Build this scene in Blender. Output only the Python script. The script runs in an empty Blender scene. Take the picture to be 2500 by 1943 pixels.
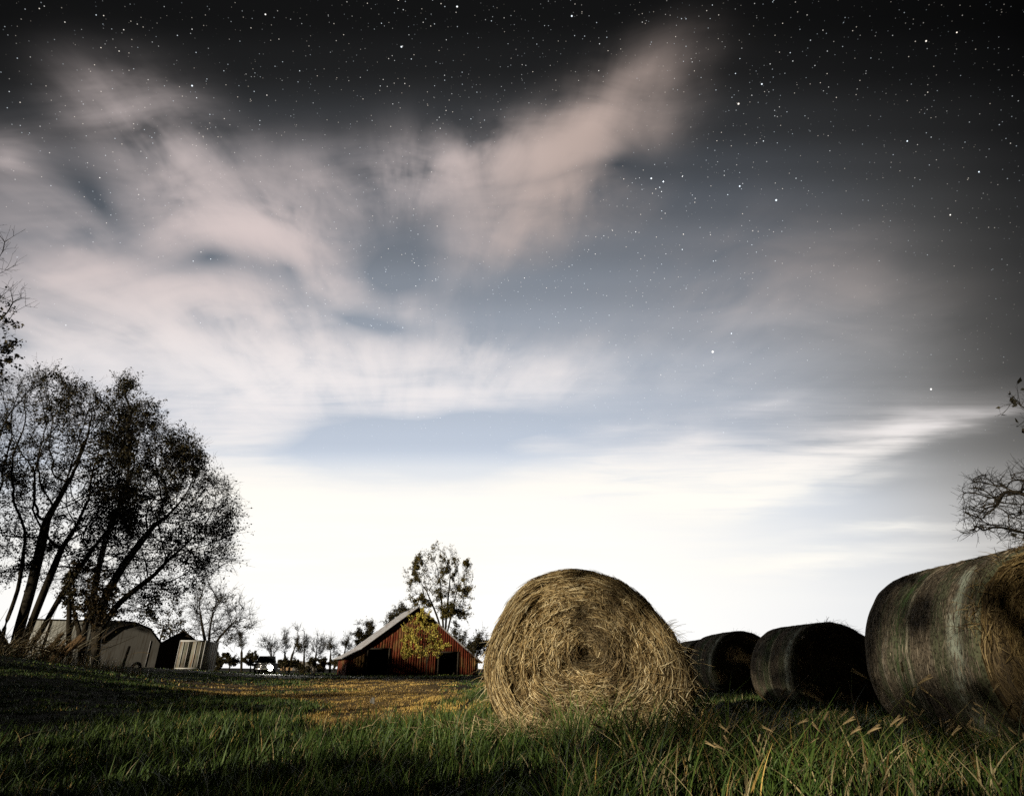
import bpy, math, random
import numpy as np
from math import radians as R

rng = np.random.default_rng(7)
random.seed(7)
scene = bpy.context.scene
col = scene.collection

# ------------------------------------------------------------------ camera
CAM_H = 0.52
PITCH = R(24.87)
F = 1430.0                      # focal length in photograph pixels (2500 wide)
cam_d = bpy.data.cameras.new("camera")
cam = bpy.data.objects.new("camera", cam_d)
col.objects.link(cam)
cam_d.sensor_width = 36.0
cam_d.lens = F / 2500.0 * 36.0
cam_d.clip_start = 0.05
cam_d.clip_end = 5000
cam.location = (0, 0, CAM_H)
cam.rotation_euler = (R(90) + PITCH, 0, 0)
scene.camera = cam

SP, CP = math.sin(PITCH), math.cos(PITCH)
def ray(px, py):
    dx, dy = (px - 1250.0) / F, (971.5 - py) / F
    return np.array([dx, CP - dy * SP, SP + dy * CP])
def at(px, py, Y):
    """point seen in direction (px, py) of the photograph, at forward distance Y"""
    d = ray(px, py)
    return np.array([0, 0, CAM_H]) + d * (Y / d[1])
def azel(px, py):
    d = ray(px, py); d = d / np.linalg.norm(d)
    return math.degrees(math.asin(d[0])), math.degrees(math.atan2(d[2], d[1]))

# ------------------------------------------------------------------ view
scene.view_settings.view_transform = 'Standard'
scene.view_settings.look = 'None'
scene.view_settings.exposure = 0.0
scene.view_settings.gamma = 1.0
scene.view_settings.use_curve_mapping = False
scene.cycles.use_denoising = False      # keeps straw and grass crisp
scene.cycles.max_bounces = 5
scene.cycles.diffuse_bounces = 2
scene.cycles.glossy_bounces = 2
scene.cycles.transmission_bounces = 2
scene.cycles.transparent_max_bounces = 4

# ------------------------------------------------------------------ light
SUN_AZ = 40.0        # direction the light travels towards, degrees right of straight ahead
SUN_EL = 12.0
sun_d = bpy.data.lights.new("sun", 'SUN')
sun_d.energy = 4.0
sun_d.angle = R(0.5)
sun_d.color = (1.0, 0.90, 0.73)
sun = bpy.data.objects.new("sun", sun_d)
col.objects.link(sun)
sun.location = (-20, -30, 20)
sun.rotation_euler = (R(90 - SUN_EL), 0, R(-SUN_AZ))

# ------------------------------------------------------------------ node helper
class NT:
    def __init__(s, tree): s.t = tree
    def n(s, kind, **kw):
        nd = s.t.nodes.new(kind)
        for k, v in kw.items(): setattr(nd, k, v)
        return nd
    def put(s, sock, v):
        if hasattr(v, 'is_linked') or isinstance(v, bpy.types.NodeSocket): s.t.links.new(v, sock)
        elif v is not None: sock.default_value = v
    def m(s, op, a, b=None, c=None, clamp=False):
        nd = s.n('ShaderNodeMath', operation=op, use_clamp=clamp)
        s.put(nd.inputs[0], a); s.put(nd.inputs[1], b); s.put(nd.inputs[2], c)
        return nd.outputs[0]
    def vm(s, op, a, b=None, sc=None):
        nd = s.n('ShaderNodeVectorMath', operation=op)
        s.put(nd.inputs[0], a); s.put(nd.inputs[1], b)
        if sc is not None: s.put(nd.inputs['Scale'], sc)
        return nd.outputs[0]
    def mr(s, v, a, b, c=0.0, d=1.0, kind='SMOOTHSTEP'):
        nd = s.n('ShaderNodeMapRange', interpolation_type=kind)
        for i, x in enumerate((v, a, b, c, d)): s.put(nd.inputs[i], x)
        return nd.outputs[0]
    def mix(s, f, a, b, blend='MIX'):
        nd = s.n('ShaderNodeMix', data_type='RGBA', blend_type=blend)
        s.put(nd.inputs[0], f)
        s.put(nd.inputs[6], a if not isinstance(a, tuple) else (*a, 1)[:4])
        s.put(nd.inputs[7], b if not isinstance(b, tuple) else (*b, 1)[:4])
        return nd.outputs[2]
    def noise(s, vec, scale, detail=3, rough=0.5, dist=0.0, color=False, dims='3D'):
        nd = s.n('ShaderNodeTexNoise', noise_dimensions=dims)
        s.put(nd.inputs['Vector'], vec); nd.inputs['Scale'].default_value = scale
        nd.inputs['Detail'].default_value = detail; nd.inputs['Roughness'].default_value = rough
        nd.inputs['Distortion'].default_value = dist
        return nd.outputs[1 if color else 0]
    def ramp(s, v, stops, interp='LINEAR'):
        nd = s.n('ShaderNodeValToRGB'); cr = nd.color_ramp; cr.interpolation = interp
        while len(cr.elements) < len(stops): cr.elements.new(0.5)
        for e, (p, c) in zip(cr.elements, stops):
            e.position = p; e.color = (*c, 1) if len(c) == 3 else c
        s.put(nd.inputs[0], v)
        return nd.outputs[0]
    def comb(s, x, y, z):
        nd = s.n('ShaderNodeCombineXYZ')
        for i, v in enumerate((x, y, z)): s.put(nd.inputs[i], v)
        return nd.outputs[0]
    def mapping(s, vec, loc=(0, 0, 0), rot=(0, 0, 0), sc=(1, 1, 1), kind='POINT'):
        nd = s.n('ShaderNodeMapping', vector_type=kind)
        s.put(nd.inputs[0], vec); nd.inputs[1].default_value = loc
        nd.inputs[2].default_value = rot; nd.inputs[3].default_value = sc
        return nd.outputs[0]

# ------------------------------------------------------------------ sky (night: stars, glow over the horizon, long-exposure clouds)
world = bpy.data.worlds.new("World")
scene.world = world
world.use_nodes = True
world.node_tree.nodes.clear()
W = NT(world.node_tree)
tc = W.n('ShaderNodeTexCoord')
D = tc.outputs['Generated']
sep = W.n('ShaderNodeSeparateXYZ'); W.put(sep.inputs[0], D)
DEG = 180 / math.pi
# compass-like sky coordinates: az = angle right of the north-facing meridian plane, el = height of the great circle through east and west
az = W.m('MULTIPLY', W.m('ARCSINE', sep.outputs[0]), DEG)
el = W.m('MULTIPLY', W.m('ARCTAN2', sep.outputs[2], sep.outputs[1]), DEG)
V0 = W.comb(az, el, 0.0)
# wind-blown warp of the cloud shapes
wn = W.noise(D, 4.0, 1.5, 0.4, color=True)
warp = W.vm('MULTIPLY', W.vm('SUBTRACT', wn, (0.5, 0.5, 0.5)), (8.0, 6.0, 0.0))
wn2 = W.noise(W.mapping(V0, sc=(0.05, 0.22, 1)), 2.2, 4, 0.55, color=True)
warp2 = W.vm('MULTIPLY', W.vm('SUBTRACT', wn2, (0.5, 0.5, 0.5)), (6.0, 2.6, 0.0))
lowf = W.mr(el, 14, 36, 1.0, 0.12)
warp2 = W.vm('SCALE', warp2, sc=lowf)
V = W.vm('ADD', W.vm('ADD', V0, warp), warp2)
fan_a, fan_e = azel(1000, 1330)
fdx, fdy = W.m('SUBTRACT', az, fan_a), W.m('SUBTRACT', el, fan_e)
fang = W.m('ARCTAN2', fdx, W.m('MULTIPLY', fdy, 1.0))
frad = W.m('LOGARITHM', W.m('ADD', W.m('SQRT', W.m('ADD', W.m('MULTIPLY', fdx, fdx), W.m('MULTIPLY', fdy, fdy))), 2.0), 2.718)
fanc = W.comb(W.m('MULTIPLY', fang, 5.5), W.m('MULTIPLY', frad, 2.6), 0.0)
# clear-sky brightness by elevation
st = [(-6, 1.04), (5, 1.03), (11, 1.02), (14.5, 1.0), (17.5, .92), (20.5, .80), (23.7, .765), (27.7, .71), (31.7, .625), (35.6, .55), (39.4, .475), (43, .395), (46.6, .315), (50, .23), (54.8, .14), (58, .105), (65, .08), (88, .06), (115, .07), (150, .11), (180, .15)]
E1 = W.mr(el, -10, 190, 0, 1, 'LINEAR')
base = W.ramp(E1, [((e + 10) / 200, (v, v, v)) for e, v in st], 'EASE')
base = W.mr(el, -20, -12, 0.10, base, 'LINEAR')
k = W.mr(el, 6, 27, 0.34, 1.0, 'LINEAR')
sr = W.ramp(W.mr(W.m('ADD', az, W.m('MULTIPLY', W.m('SUBTRACT', W.noise(D, 2.5, 2), 0.5), 8.0)), -60, 90, 0, 1, 'LINEAR'),
            [((q + 60) / 150, (v, v, v)) for q, v in [(-60, .35), (-42, .10), (-25, 0), (2, 0), (14, .05), (26, .16), (34, .37), (40, .60), (46, .74), (60, .85), (90, .92)]], 'B_SPLINE')
bright = W.m('MULTIPLY', base, W.m('SUBTRACT', 1.0, W.m('MULTIPLY', k, sr)))
# clouds: px, py, rx, ry, rotation (clockwise in the photo), amount
clouds = [
 (1420,335,300,140,-24,.54),(1560,225,240,120,-28,.26),(1170,430,320,110,-12,.50),(1340,500,280,140,-12,.44),(1235,600,180,100,-22,.58),(1040,450,300,120,0,.28),(1450,300,400,160,-24,.12),(1290,410,380,140,-16,.18),
 (1750,1120,600,120,-13,.50),(2140,1085,320,75,-17,.55),(1480,1190,520,90,-6,.32),
 (1640,330,170,80,-20,.20),
 (620,585,230,95,4,.85),(770,570,230,150,10,.55),(500,470,160,230,-28,.5),(400,350,170,270,-30,.42),(290,230,210,200,-20,.22),(700,440,300,150,10,.22),
 (20,380,190,120,30,.6),(170,600,200,140,10,.5),(830,690,130,140,0,.52),(400,800,300,140,14,.5),(560,870,380,140,4,.66),(650,960,420,120,0,.62),
 (900,930,380,110,-4,.6),(1110,965,340,60,-8,.62),(1360,900,200,95,-18,.52),(1060,740,170,110,0,.26),(1150,860,220,70,0,.35),
 (90,900,300,160,20,.4),(560,1040,260,120,10,.4),(520,740,240,80,10,.45),(60,780,200,60,10,.25),
 (1900,1140,380,65,-16,.75),(2200,1080,230,50,-17,.9),(2330,1045,130,28,-16,.5),(1700,1060,160,55,-8,.4),(1580,1170,400,60,-7,.8),(1880,1205,330,42,-9,.75),
 (1480,1120,240,60,-10,.5),(1900,978,150,28,-5,.26),(1350,1072,170,28,-2,.34),(1520,1025,140,36,-4,.28),(2000,1350,500,30,-2,.5),(2200,1290,340,16,0,.35),
 (800,1200,500,70,3,.6),
 (200,700,460,280,10,.42),(60,760,320,330,0,.28),(600,780,620,230,6,.30),(1000,870,500,150,0,.22),(250,480,420,200,10,.16),(1050,430,420,170,-10,.18),(1000,1340,1000,190,0,.75),(420,1090,460,150,6,.42),(620,590,240,80,6,.35),(480,760,360,130,10,.25),(700,870,330,110,6,.35),(1850,720,440,260,10,.16),(2080,700,330,200,12,.10),(1700,900,500,200,0,.14),(560,1180,420,120,8,.55),
]
gaps = [(545,665,110,62,6,.5),(715,672,90,50,6,.34),(950,655,270,80,16,.30),(250,490,85,200,-38,.42),(950,1075,400,100,2,.6),(880,775,190,55,16,.42),
        (470,780,90,55,20,.3),(100,690,200,70,20,.3),(1010,800,150,50,5,.22),(660,1090,170,40,6,.22),(1330,468,220,26,-14,.25),(1500,440,150,40,-10,.25),(1250,1030,220,60,0,.2),(2060,1170,190,26,-16,.3),(1760,1130,160,20,-12,.25)]
def blobsum(lst, vec):
    tot = None
    for (px, py, rx, ry, rot, amt) in lst:
        a0, e0 = azel(px, py)
        c, s = math.cos(R(rot)), math.sin(R(rot))
        ax, ex = azel(px + 40 * c, py + 40 * s)
        ay, ey = azel(px - 40 * s, py + 40 * c)
        u = math.hypot(ax - a0, ex - e0) / 40 * rx * 1.35
        v = math.hypot(ay - a0, ey - e0) / 40 * ry * 1.35
        ang = math.atan2(ex - e0, ax - a0)
        mp = W.mapping(vec, (a0, e0, 0), (0, 0, ang), (u, v, 1), 'TEXTURE')
        g = W.n('ShaderNodeTexGradient', gradient_type='QUADRATIC_SPHERE')
        W.put(g.inputs[0], mp)
        val = W.m('MULTIPLY_ADD', g.outputs['Fac'], amt * 1.25, tot if tot is not None else 0.0)
        tot = val
    return tot
cl = blobsum(clouds, V)
gp = blobsum(gaps, V)
streak = W.noise(W.mapping(V0, rot=(0, 0, R(-9)), sc=(0.045, 0.55, 1)), 1.6, 5, 0.6, 0.3)
soft = W.m('ADD', W.m('MULTIPLY', W.noise(fanc, 1.0, 3, 0.5, 0.3), 0.7), W.m('MULTIPLY', W.noise(W.mapping(V0, sc=(0.10, 0.16, 1)), 1.0, 3, 0.45, 0.2), 0.3))
puff = W.noise(W.mapping(W.vm('ADD', V0, W.vm('SCALE', warp, sc=0.5)), sc=(0.085, 0.17, 1)), 1.0, 4, 0.55, 0.5)
fans = W.noise(fanc, 1.25, 4, 0.55, 0.4)
nhi = W.mr(W.m('ADD', W.m('MULTIPLY', puff, .55), W.m('MULTIPLY', fans, .45)), .36, .63, 0.22, 1.5, 'LINEAR')
nlo = W.mr(W.m('ADD', W.m('MULTIPLY', streak, .72), W.m('MULTIPLY', puff, .28)), .36, .64, 0.22, 1.6, 'LINEAR')
nmix = W.n('ShaderNodeMix', data_type='FLOAT')
W.put(nmix.inputs[0], W.mr(el, 15, 32, 1.0, 0.0)); W.put(nmix.inputs[2], nhi); W.put(nmix.inputs[3], nlo)
nz = nmix.outputs[0]
cov = W.m('MULTIPLY', W.m('SUBTRACT', cl, W.m('MULTIPLY', gp, 0.85)), nz)
cov = W.m('SUBTRACT', 1.0, W.m('POWER', 2.718, W.m('MULTIPLY', W.m('MAXIMUM', cov, 0.0), -1.75)))
cov = W.m('MULTIPLY', cov, W.m('MULTIPLY', W.mr(az, 40, 52, 1.0, 0.0), W.mr(el, 70, 100, 1.0, 0.0)))
right = W.mr(az, 20, 42)
clear_tint = W.mix(right, (0.945, 0.995, 1.07), (1.0, 0.99, 0.975))
dark_tint = W.mix(W.mr(bright, 0.10, 0.35), (0.99, 1.0, 1.02), clear_tint)
clear_tint2 = W.mix(W.mr(bright, 0.78, 1.0), dark_tint, (1.0, 0.998, 0.99))
clear_col = W.vm('SCALE', clear_tint2, sc=bright)
cloud_hi = W.mix(W.mr(az, -12, 8), (0.845, 0.785, 0.775), (0.765, 0.685, 0.65))
cloud_col = W.mix(W.mr(el, 40, 25), cloud_hi, (0.965, 0.94, 0.935))
cloud_col = W.mix(W.mr(el, 24, 14), cloud_col, (1.03, 1.012, 0.972))
disp = W.mix(cov, clear_col, cloud_col)
# stars
def stars(scale, rad, power, seed):
    vo = W.n('ShaderNodeTexVoronoi', feature='F1', voronoi_dimensions='3D')
    W.put(vo.inputs['Vector'], W.vm('ADD', D, (seed, seed * .7, seed * .3)))
    vo.inputs['Scale'].default_value = scale
    sc_ = W.n('ShaderNodeSeparateColor'); W.put(sc_.inputs[0], vo.outputs['Color'])
    f = W.mr(vo.outputs['Distance'], rad * scale, rad * scale * 0.25, 0, 1)
    b = W.m('POWER', sc_.outputs[0], power)
    return W.m('MULTIPLY', f, b)
sa = W.m('MULTIPLY', stars(20, .0013, 1.3, 3.1), 2.8)
sb = W.m('MULTIPLY', stars(84, .00085, 2.4, 11.3), 2.6)
sc2 = W.m('MULTIPLY', stars(190, .0008, 2.6, 23.9), 1.5)
dens = W.mr(W.noise(W.vm('ADD', D, (3.3, 1.7, 0.4)), 3.0, 3), 0.36, 0.66, 0.60, 1.2)
dens = W.m('ADD', dens, blobsum([(1630, 440, 62, 36, 0, 5.0), (1335, 335, 40, 24, 0, 4.0), (1100, 340, 200, 120, 0, .8)], V0))
sall = W.m('ADD', sa, W.m('MULTIPLY', W.m('ADD', sb, sc2), dens))
named = blobsum([(x_, y_, r_ * .8, r_ * .8, 0, 3.0) for x_, y_, r_ in [(1740, 859, 3.6), (2273, 950, 3.2), (1803, 254, 3.2), (1895, 489, 3.2), (1806, 455, 2.6), (469, 210, 2.8), (1860, 206, 2.6),
                 (2261, 101, 2.8), (2336, 80, 2.4), (980, 115, 2.8), (648, 36, 2.6), (1116, 17, 3.0), (1396, 40, 2.8), (2215, 345, 2.4), (2390, 420, 2.4), (2320, 525, 2.4), (1590, 436, 2.8)]], V0)
sall = W.m('MULTIPLY', sall, W.m('SUBTRACT', 1.0, W.m('MINIMUM', W.m('MULTIPLY', cov, 1.1), 1.0)))
sall = W.m('MULTIPLY', sall, W.m('MULTIPLY', W.mr(el, 12, 40, 0.0, 1.0), W.mr(az, 18, 40, 1.0, 0.35)))
sall = W.m('ADD', sall, named)
disp_lin = W.n('ShaderNodeGamma'); W.put(disp_lin.inputs[0], disp); disp_lin.inputs[1].default_value = 2.2
starcol = W.vm('SCALE', W.mix(W.mr(W.noise(D, 90, 0), .35, .65), (1.0, 0.90, 0.78), (0.82, 0.92, 1.0)), sc=sall)
tot = W.vm('ADD', disp_lin.outputs[0], starcol)
bg = W.n('ShaderNodeBackground'); W.put(bg.inputs[0], tot); bg.inputs[1].default_value = 1.0
sky = W.n('ShaderNodeTexSky'); sky.sky_type = 'NISHITA'; sky.sun_disc = False
sky.sun_elevation = R(-9.0); sky.sun_rotation = R(180 + SUN_AZ)
bg2 = W.n('ShaderNodeBackground'); W.put(bg2.inputs[0], sky.outputs[0]); bg2.inputs[1].default_value = 0.05
add = W.n('ShaderNodeAddShader'); W.put(add.inputs[0], bg.outputs[0]); W.put(add.inputs[1], bg2.outputs[0])
wo = W.n('ShaderNodeOutputWorld'); W.put(wo.inputs[0], add.outputs[0])

# ------------------------------------------------------------------ object helpers
def empty(name, loc, label=None, cat=None, group=None, rz=0.0):
    o = bpy.data.objects.new(name, None); col.objects.link(o)
    o.location = loc; o.rotation_euler = (0, 0, rz); o.empty_display_size = 0.3
    return tag(o, label, cat, group)
def tag(o, label=None, cat=None, group=None, kind=None):
    if label: o['label'] = label
    if cat: o['category'] = cat
    if group: o['group'] = group
    if kind: o['kind'] = kind
    return o
def np_mesh(name, Vt, quads=None, tris=None, mats=(), cols=None, smooth=False, parent=None, polys=None, fmat=None):
    me = bpy.data.meshes.new(name)
    Vt = np.asarray(Vt, dtype=np.float32).reshape(-1, 3)
    if polys is not None:
        me.from_pydata(Vt.tolist(), [], polys)
    else:
        q = np.asarray(quads, dtype=np.int32).reshape(-1, 4) if quads is not None else np.zeros((0, 4), np.int32)
        t = np.asarray(tris, dtype=np.int32).reshape(-1, 3) if tris is not None else np.zeros((0, 3), np.int32)
        me.vertices.add(len(Vt)); me.vertices.foreach_set('co', Vt.ravel())
        loops = np.concatenate([q.ravel(), t.ravel()])
        me.loops.add(len(loops)); me.loops.foreach_set('vertex_index', loops)
        ls = np.concatenate([np.arange(len(q)) * 4, len(q) * 4 + np.arange(len(t)) * 3]).astype(np.int32)
        me.polygons.add(len(ls)); me.polygons.foreach_set('loop_start', ls)
    if fmat is not None: me.polygons.foreach_set('material_index', np.asarray(fmat, dtype=np.int32))
    me.update(calc_edges=True)
    if cols is not None:
        ca = me.color_attributes.new('Col', 'FLOAT_COLOR', 'POINT')
        c4 = np.ones((len(Vt), 4), np.float32); c4[:, :3] = cols
        ca.data.foreach_set('color', c4.ravel())
    for mm in mats: me.materials.append(mm)
    if smooth: me.polygons.foreach_set('use_smooth', np.ones(len(me.polygons), dtype=bool))
    o = bpy.data.objects.new(name, me); col.objects.link(o)
    if parent is not None: o.parent = parent
    return o
def norm(a):
    return a / np.maximum(np.linalg.norm(a, axis=-1, keepdims=True), 1e-9)
def ribbons(P, Wd, S):
    N, K, _ = P.shape
    Vt = np.empty((N, K, 2, 3), np.float32)
    Vt[:, :, 0] = P - S * Wd[..., None]; Vt[:, :, 1] = P + S * Wd[..., None]
    b = (np.arange(N) * K * 2)[:, None] + (np.arange(K - 1) * 2)[None]
    q = np.stack([b, b + 1, b + 3, b + 2], -1).reshape(-1, 4)
    return Vt.reshape(-1, 3), q
def tubes(P, Rd, sides, ref=None):
    """P (N,K,3), Rd (N,K) -> open tubes"""
    N, K, _ = P.shape
    T = np.empty_like(P)
    T[:, 1:-1] = P[:, 2:] - P[:, :-2]; T[:, 0] = P[:, 1] - P[:, 0]; T[:, -1] = P[:, -1] - P[:, -2]
    T = norm(T)
    if ref is None:
        ref = np.where(np.abs(T[:, :1, 2:3]) < 0.8, np.array([0, 0, 1.0]), np.array([1.0, 0.2, 0]))
    A = norm(np.cross(T, np.broadcast_to(ref, T.shape))); B = np.cross(T, A)
    ang = np.arange(sides) * 2 * np.pi / sides
    Vt = P[:, :, None] + Rd[:, :, None, None] * (A[:, :, None] * np.cos(ang)[:, None] + B[:, :, None] * np.sin(ang)[:, None])
    idx = np.arange(N * K * sides).reshape(N, K, sides)
    nx = np.roll(idx, -1, axis=2)
    q = np.stack([idx[:, :-1], nx[:, :-1], nx[:, 1:], idx[:, 1:]], -1).reshape(-1, 4)
    return Vt.reshape(-1, 3), q
class Soup:
    def __init__(s): s.v, s.q, s.t, s.c, s.n = [], [], [], [], 0
    def add(s, v, q=None, t=None, c=None):
        v = np.asarray(v, np.float32).reshape(-1, 3)
        if q is not None: s.q.append(np.asarray(q, np.int32).reshape(-1, 4) + s.n)
        if t is not None: s.t.append(np.asarray(t, np.int32).reshape(-1, 3) + s.n)
        s.v.append(v); s.n += len(v)
        s.c.append(np.broadcast_to(np.asarray(c if c is not None else (1, 1, 1), np.float32), v.shape))
    def box(s, lo, hi, c=None, M=None):
        x0, y0, z0 = lo; x1, y1, z1 = hi
        v = np.array([(x0,y0,z0),(x1,y0,z0),(x1,y1,z0),(x0,y1,z0),(x0,y0,z1),(x1,y0,z1),(x1,y1,z1),(x0,y1,z1)], float)
        if M is not None: v = v @ np.asarray(M)[:3, :3].T + np.asarray(M)[:3, 3]
        s.add(v, [(3,2,1,0),(4,5,6,7),(0,1,5,4),(1,2,6,5),(2,3,7,6),(3,0,4,7)], None, c)
    def build(s, name, mats, parent=None, smooth=False):
        return np_mesh(name, np.concatenate(s.v), np.concatenate(s.q) if s.q else None, np.concatenate(s.t) if s.t else None,
                       mats, np.concatenate(s.c), smooth, parent)

def material(name, fn, rough=0.9, spec=0.15, metal=0.0):
    m = bpy.data.materials.new(name); m.use_nodes = True
    t = NT(m.node_tree)
    b = m.node_tree.nodes['Principled BSDF']
    b.inputs['Roughness'].default_value = rough
    b.inputs['Specular IOR Level'].default_value = spec
    b.inputs['Metallic'].default_value = metal
    r = fn(t, b)
    if r is not None: t.put(b.inputs['Base Color'], r if not isinstance(r, tuple) else (*r, 1))
    return m
def bump(t, b, h, strength=0.4, dist=0.02):
    n = t.n('ShaderNodeBump'); n.inputs['Strength'].default_value = strength; n.inputs['Distance'].default_value = dist
    t.put(n.inputs['Height'], h); t.put(b.inputs['Normal'], n.outputs[0])
def objco(t): return t.n('ShaderNodeTexCoord').outputs['Object']
def vcol(t): return t.n('ShaderNodeVertexColor', layer_name='Col').outputs[0]

def vnoise(x, y, s=0):
    """smooth value noise, 0..1"""
    xi, yi = np.floor(x).astype(np.int64), np.floor(y).astype(np.int64)
    fx, fy = x - xi, y - yi
    fx, fy = fx * fx * (3 - 2 * fx), fy * fy * (3 - 2 * fy)
    def h(a, b):
        n = (a * 374761393 + b * 668265263 + s * 974711) & 0x7fffffff
        n = ((n ^ (n >> 13)) * 1274126177) & 0x7fffffff
        return ((n ^ (n >> 16)) & 0xffff) / 65535.0
    return (h(xi, yi) * (1 - fx) + h(xi + 1, yi) * fx) * (1 - fy) + (h(xi, yi + 1) * (1 - fx) + h(xi + 1, yi + 1) * fx) * fy
def sstep(a, b, x):
    t = np.clip((x - a) / (b - a), 0, 1); return t * t * (3 - 2 * t)

# ------------------------------------------------------------------ ground
def terrain(x, y):
    x = np.asarray(x, float); y = np.asarray(y, float)
    r = -x / np.maximum(y, 1.0)
    z = 1.0 * sstep(.35, .95, r) * sstep(4, 18, y) + .36 * sstep(30, 52, y) * sstep(.3, .55, r)
    d = np.hypot(x, y)
    z = z + .9 * sstep(130, 300, d)
    z = z + (vnoise(x * .45 + 40, y * .45 + 9, 1) - .5) * .07 * sstep(2, 6, d) * (1 - sstep(40, 80, d) * .5)
    return z
def gz(x, y): return float(terrain(x, y))

def dryness(x, y):
    """1 where the grass is dead and yellow"""
    x = np.asarray(x, float); y = np.asarray(y, float)
    n = vnoise(x * .5 + 3, y * .28 + 5, 3) * .6 + vnoise(x * 1.7, y * .9, 4) * .4
    az_ = x / np.maximum(y, .5)
    track = np.exp(-((az_ + .20) / .13) ** 2) * sstep(5.6, 8.0, y) * (1 - sstep(36, 48, y))
    band = np.exp(-((y - 17) / 6.5) ** 2) * sstep(-.62, -.45, az_) * (1 - sstep(-.16, -.04, az_))
    rt = .35 * np.exp(-((az_ + .02) / .1) ** 2) * np.exp(-((y - 7) / 2.) ** 2)
    return np.clip((np.maximum(np.maximum(track * 1.2, band * .85), rt) - .40 + (n - .5) * 1.3) * 1.9, 0, 1)

def m_ground(t, b):
    P = objco(t)
    n = t.noise(P, 1.3, 6, .6); n2 = t.noise(P, 9, 4, .6)
    c = t.mix(n, (.012, .018, .007), (.03, .028, .013))
    bump(t, b, n2, .6, .05)
    c = t.mix(t.mr(n2, .35, .7), c, (.022, .017, .010))
    sc_ = t.n('ShaderNodeSeparateColor'); t.put(sc_.inputs[0], vcol(t))
    return t.mix(sc_.outputs[0], c, t.mix(n2, (.09, .056, .018), (.36, .235, .075)))
M_GROUND = material('field_soil', m_ground, 1.0, .05)

rad = np.concatenate([[0.0], np.geomspace(.4, 3000, 150)])
th = np.linspace(0, 2 * np.pi, 361)[:-1]
gx = rad[:, None] * np.sin(th)[None]; gy = rad[:, None] * np.cos(th)[None]
gv = np.stack([gx, gy, terrain(gx, gy)], -1)
ii = np.arange(gv.shape[0] * 360).reshape(-1, 360); jj = np.roll(ii, -1, 1)
gq = np.stack([ii[:-1], ii[1:], jj[1:], jj[:-1]], -1).reshape(-1, 4)
gd = dryness(gx, gy).reshape(-1, 1) * np.ones(3)
tag(np_mesh('ground', gv, gq, None, [M_GROUND], gd, True), None, None, None, 'structure')

# ------------------------------------------------------------------ grass
def m_grass(t, b):
    b.inputs['Subsurface Weight'].default_value = 0.0
    return vcol(t)
M_GRASS = material('grass_blade', m_grass, .55, .3)

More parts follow.
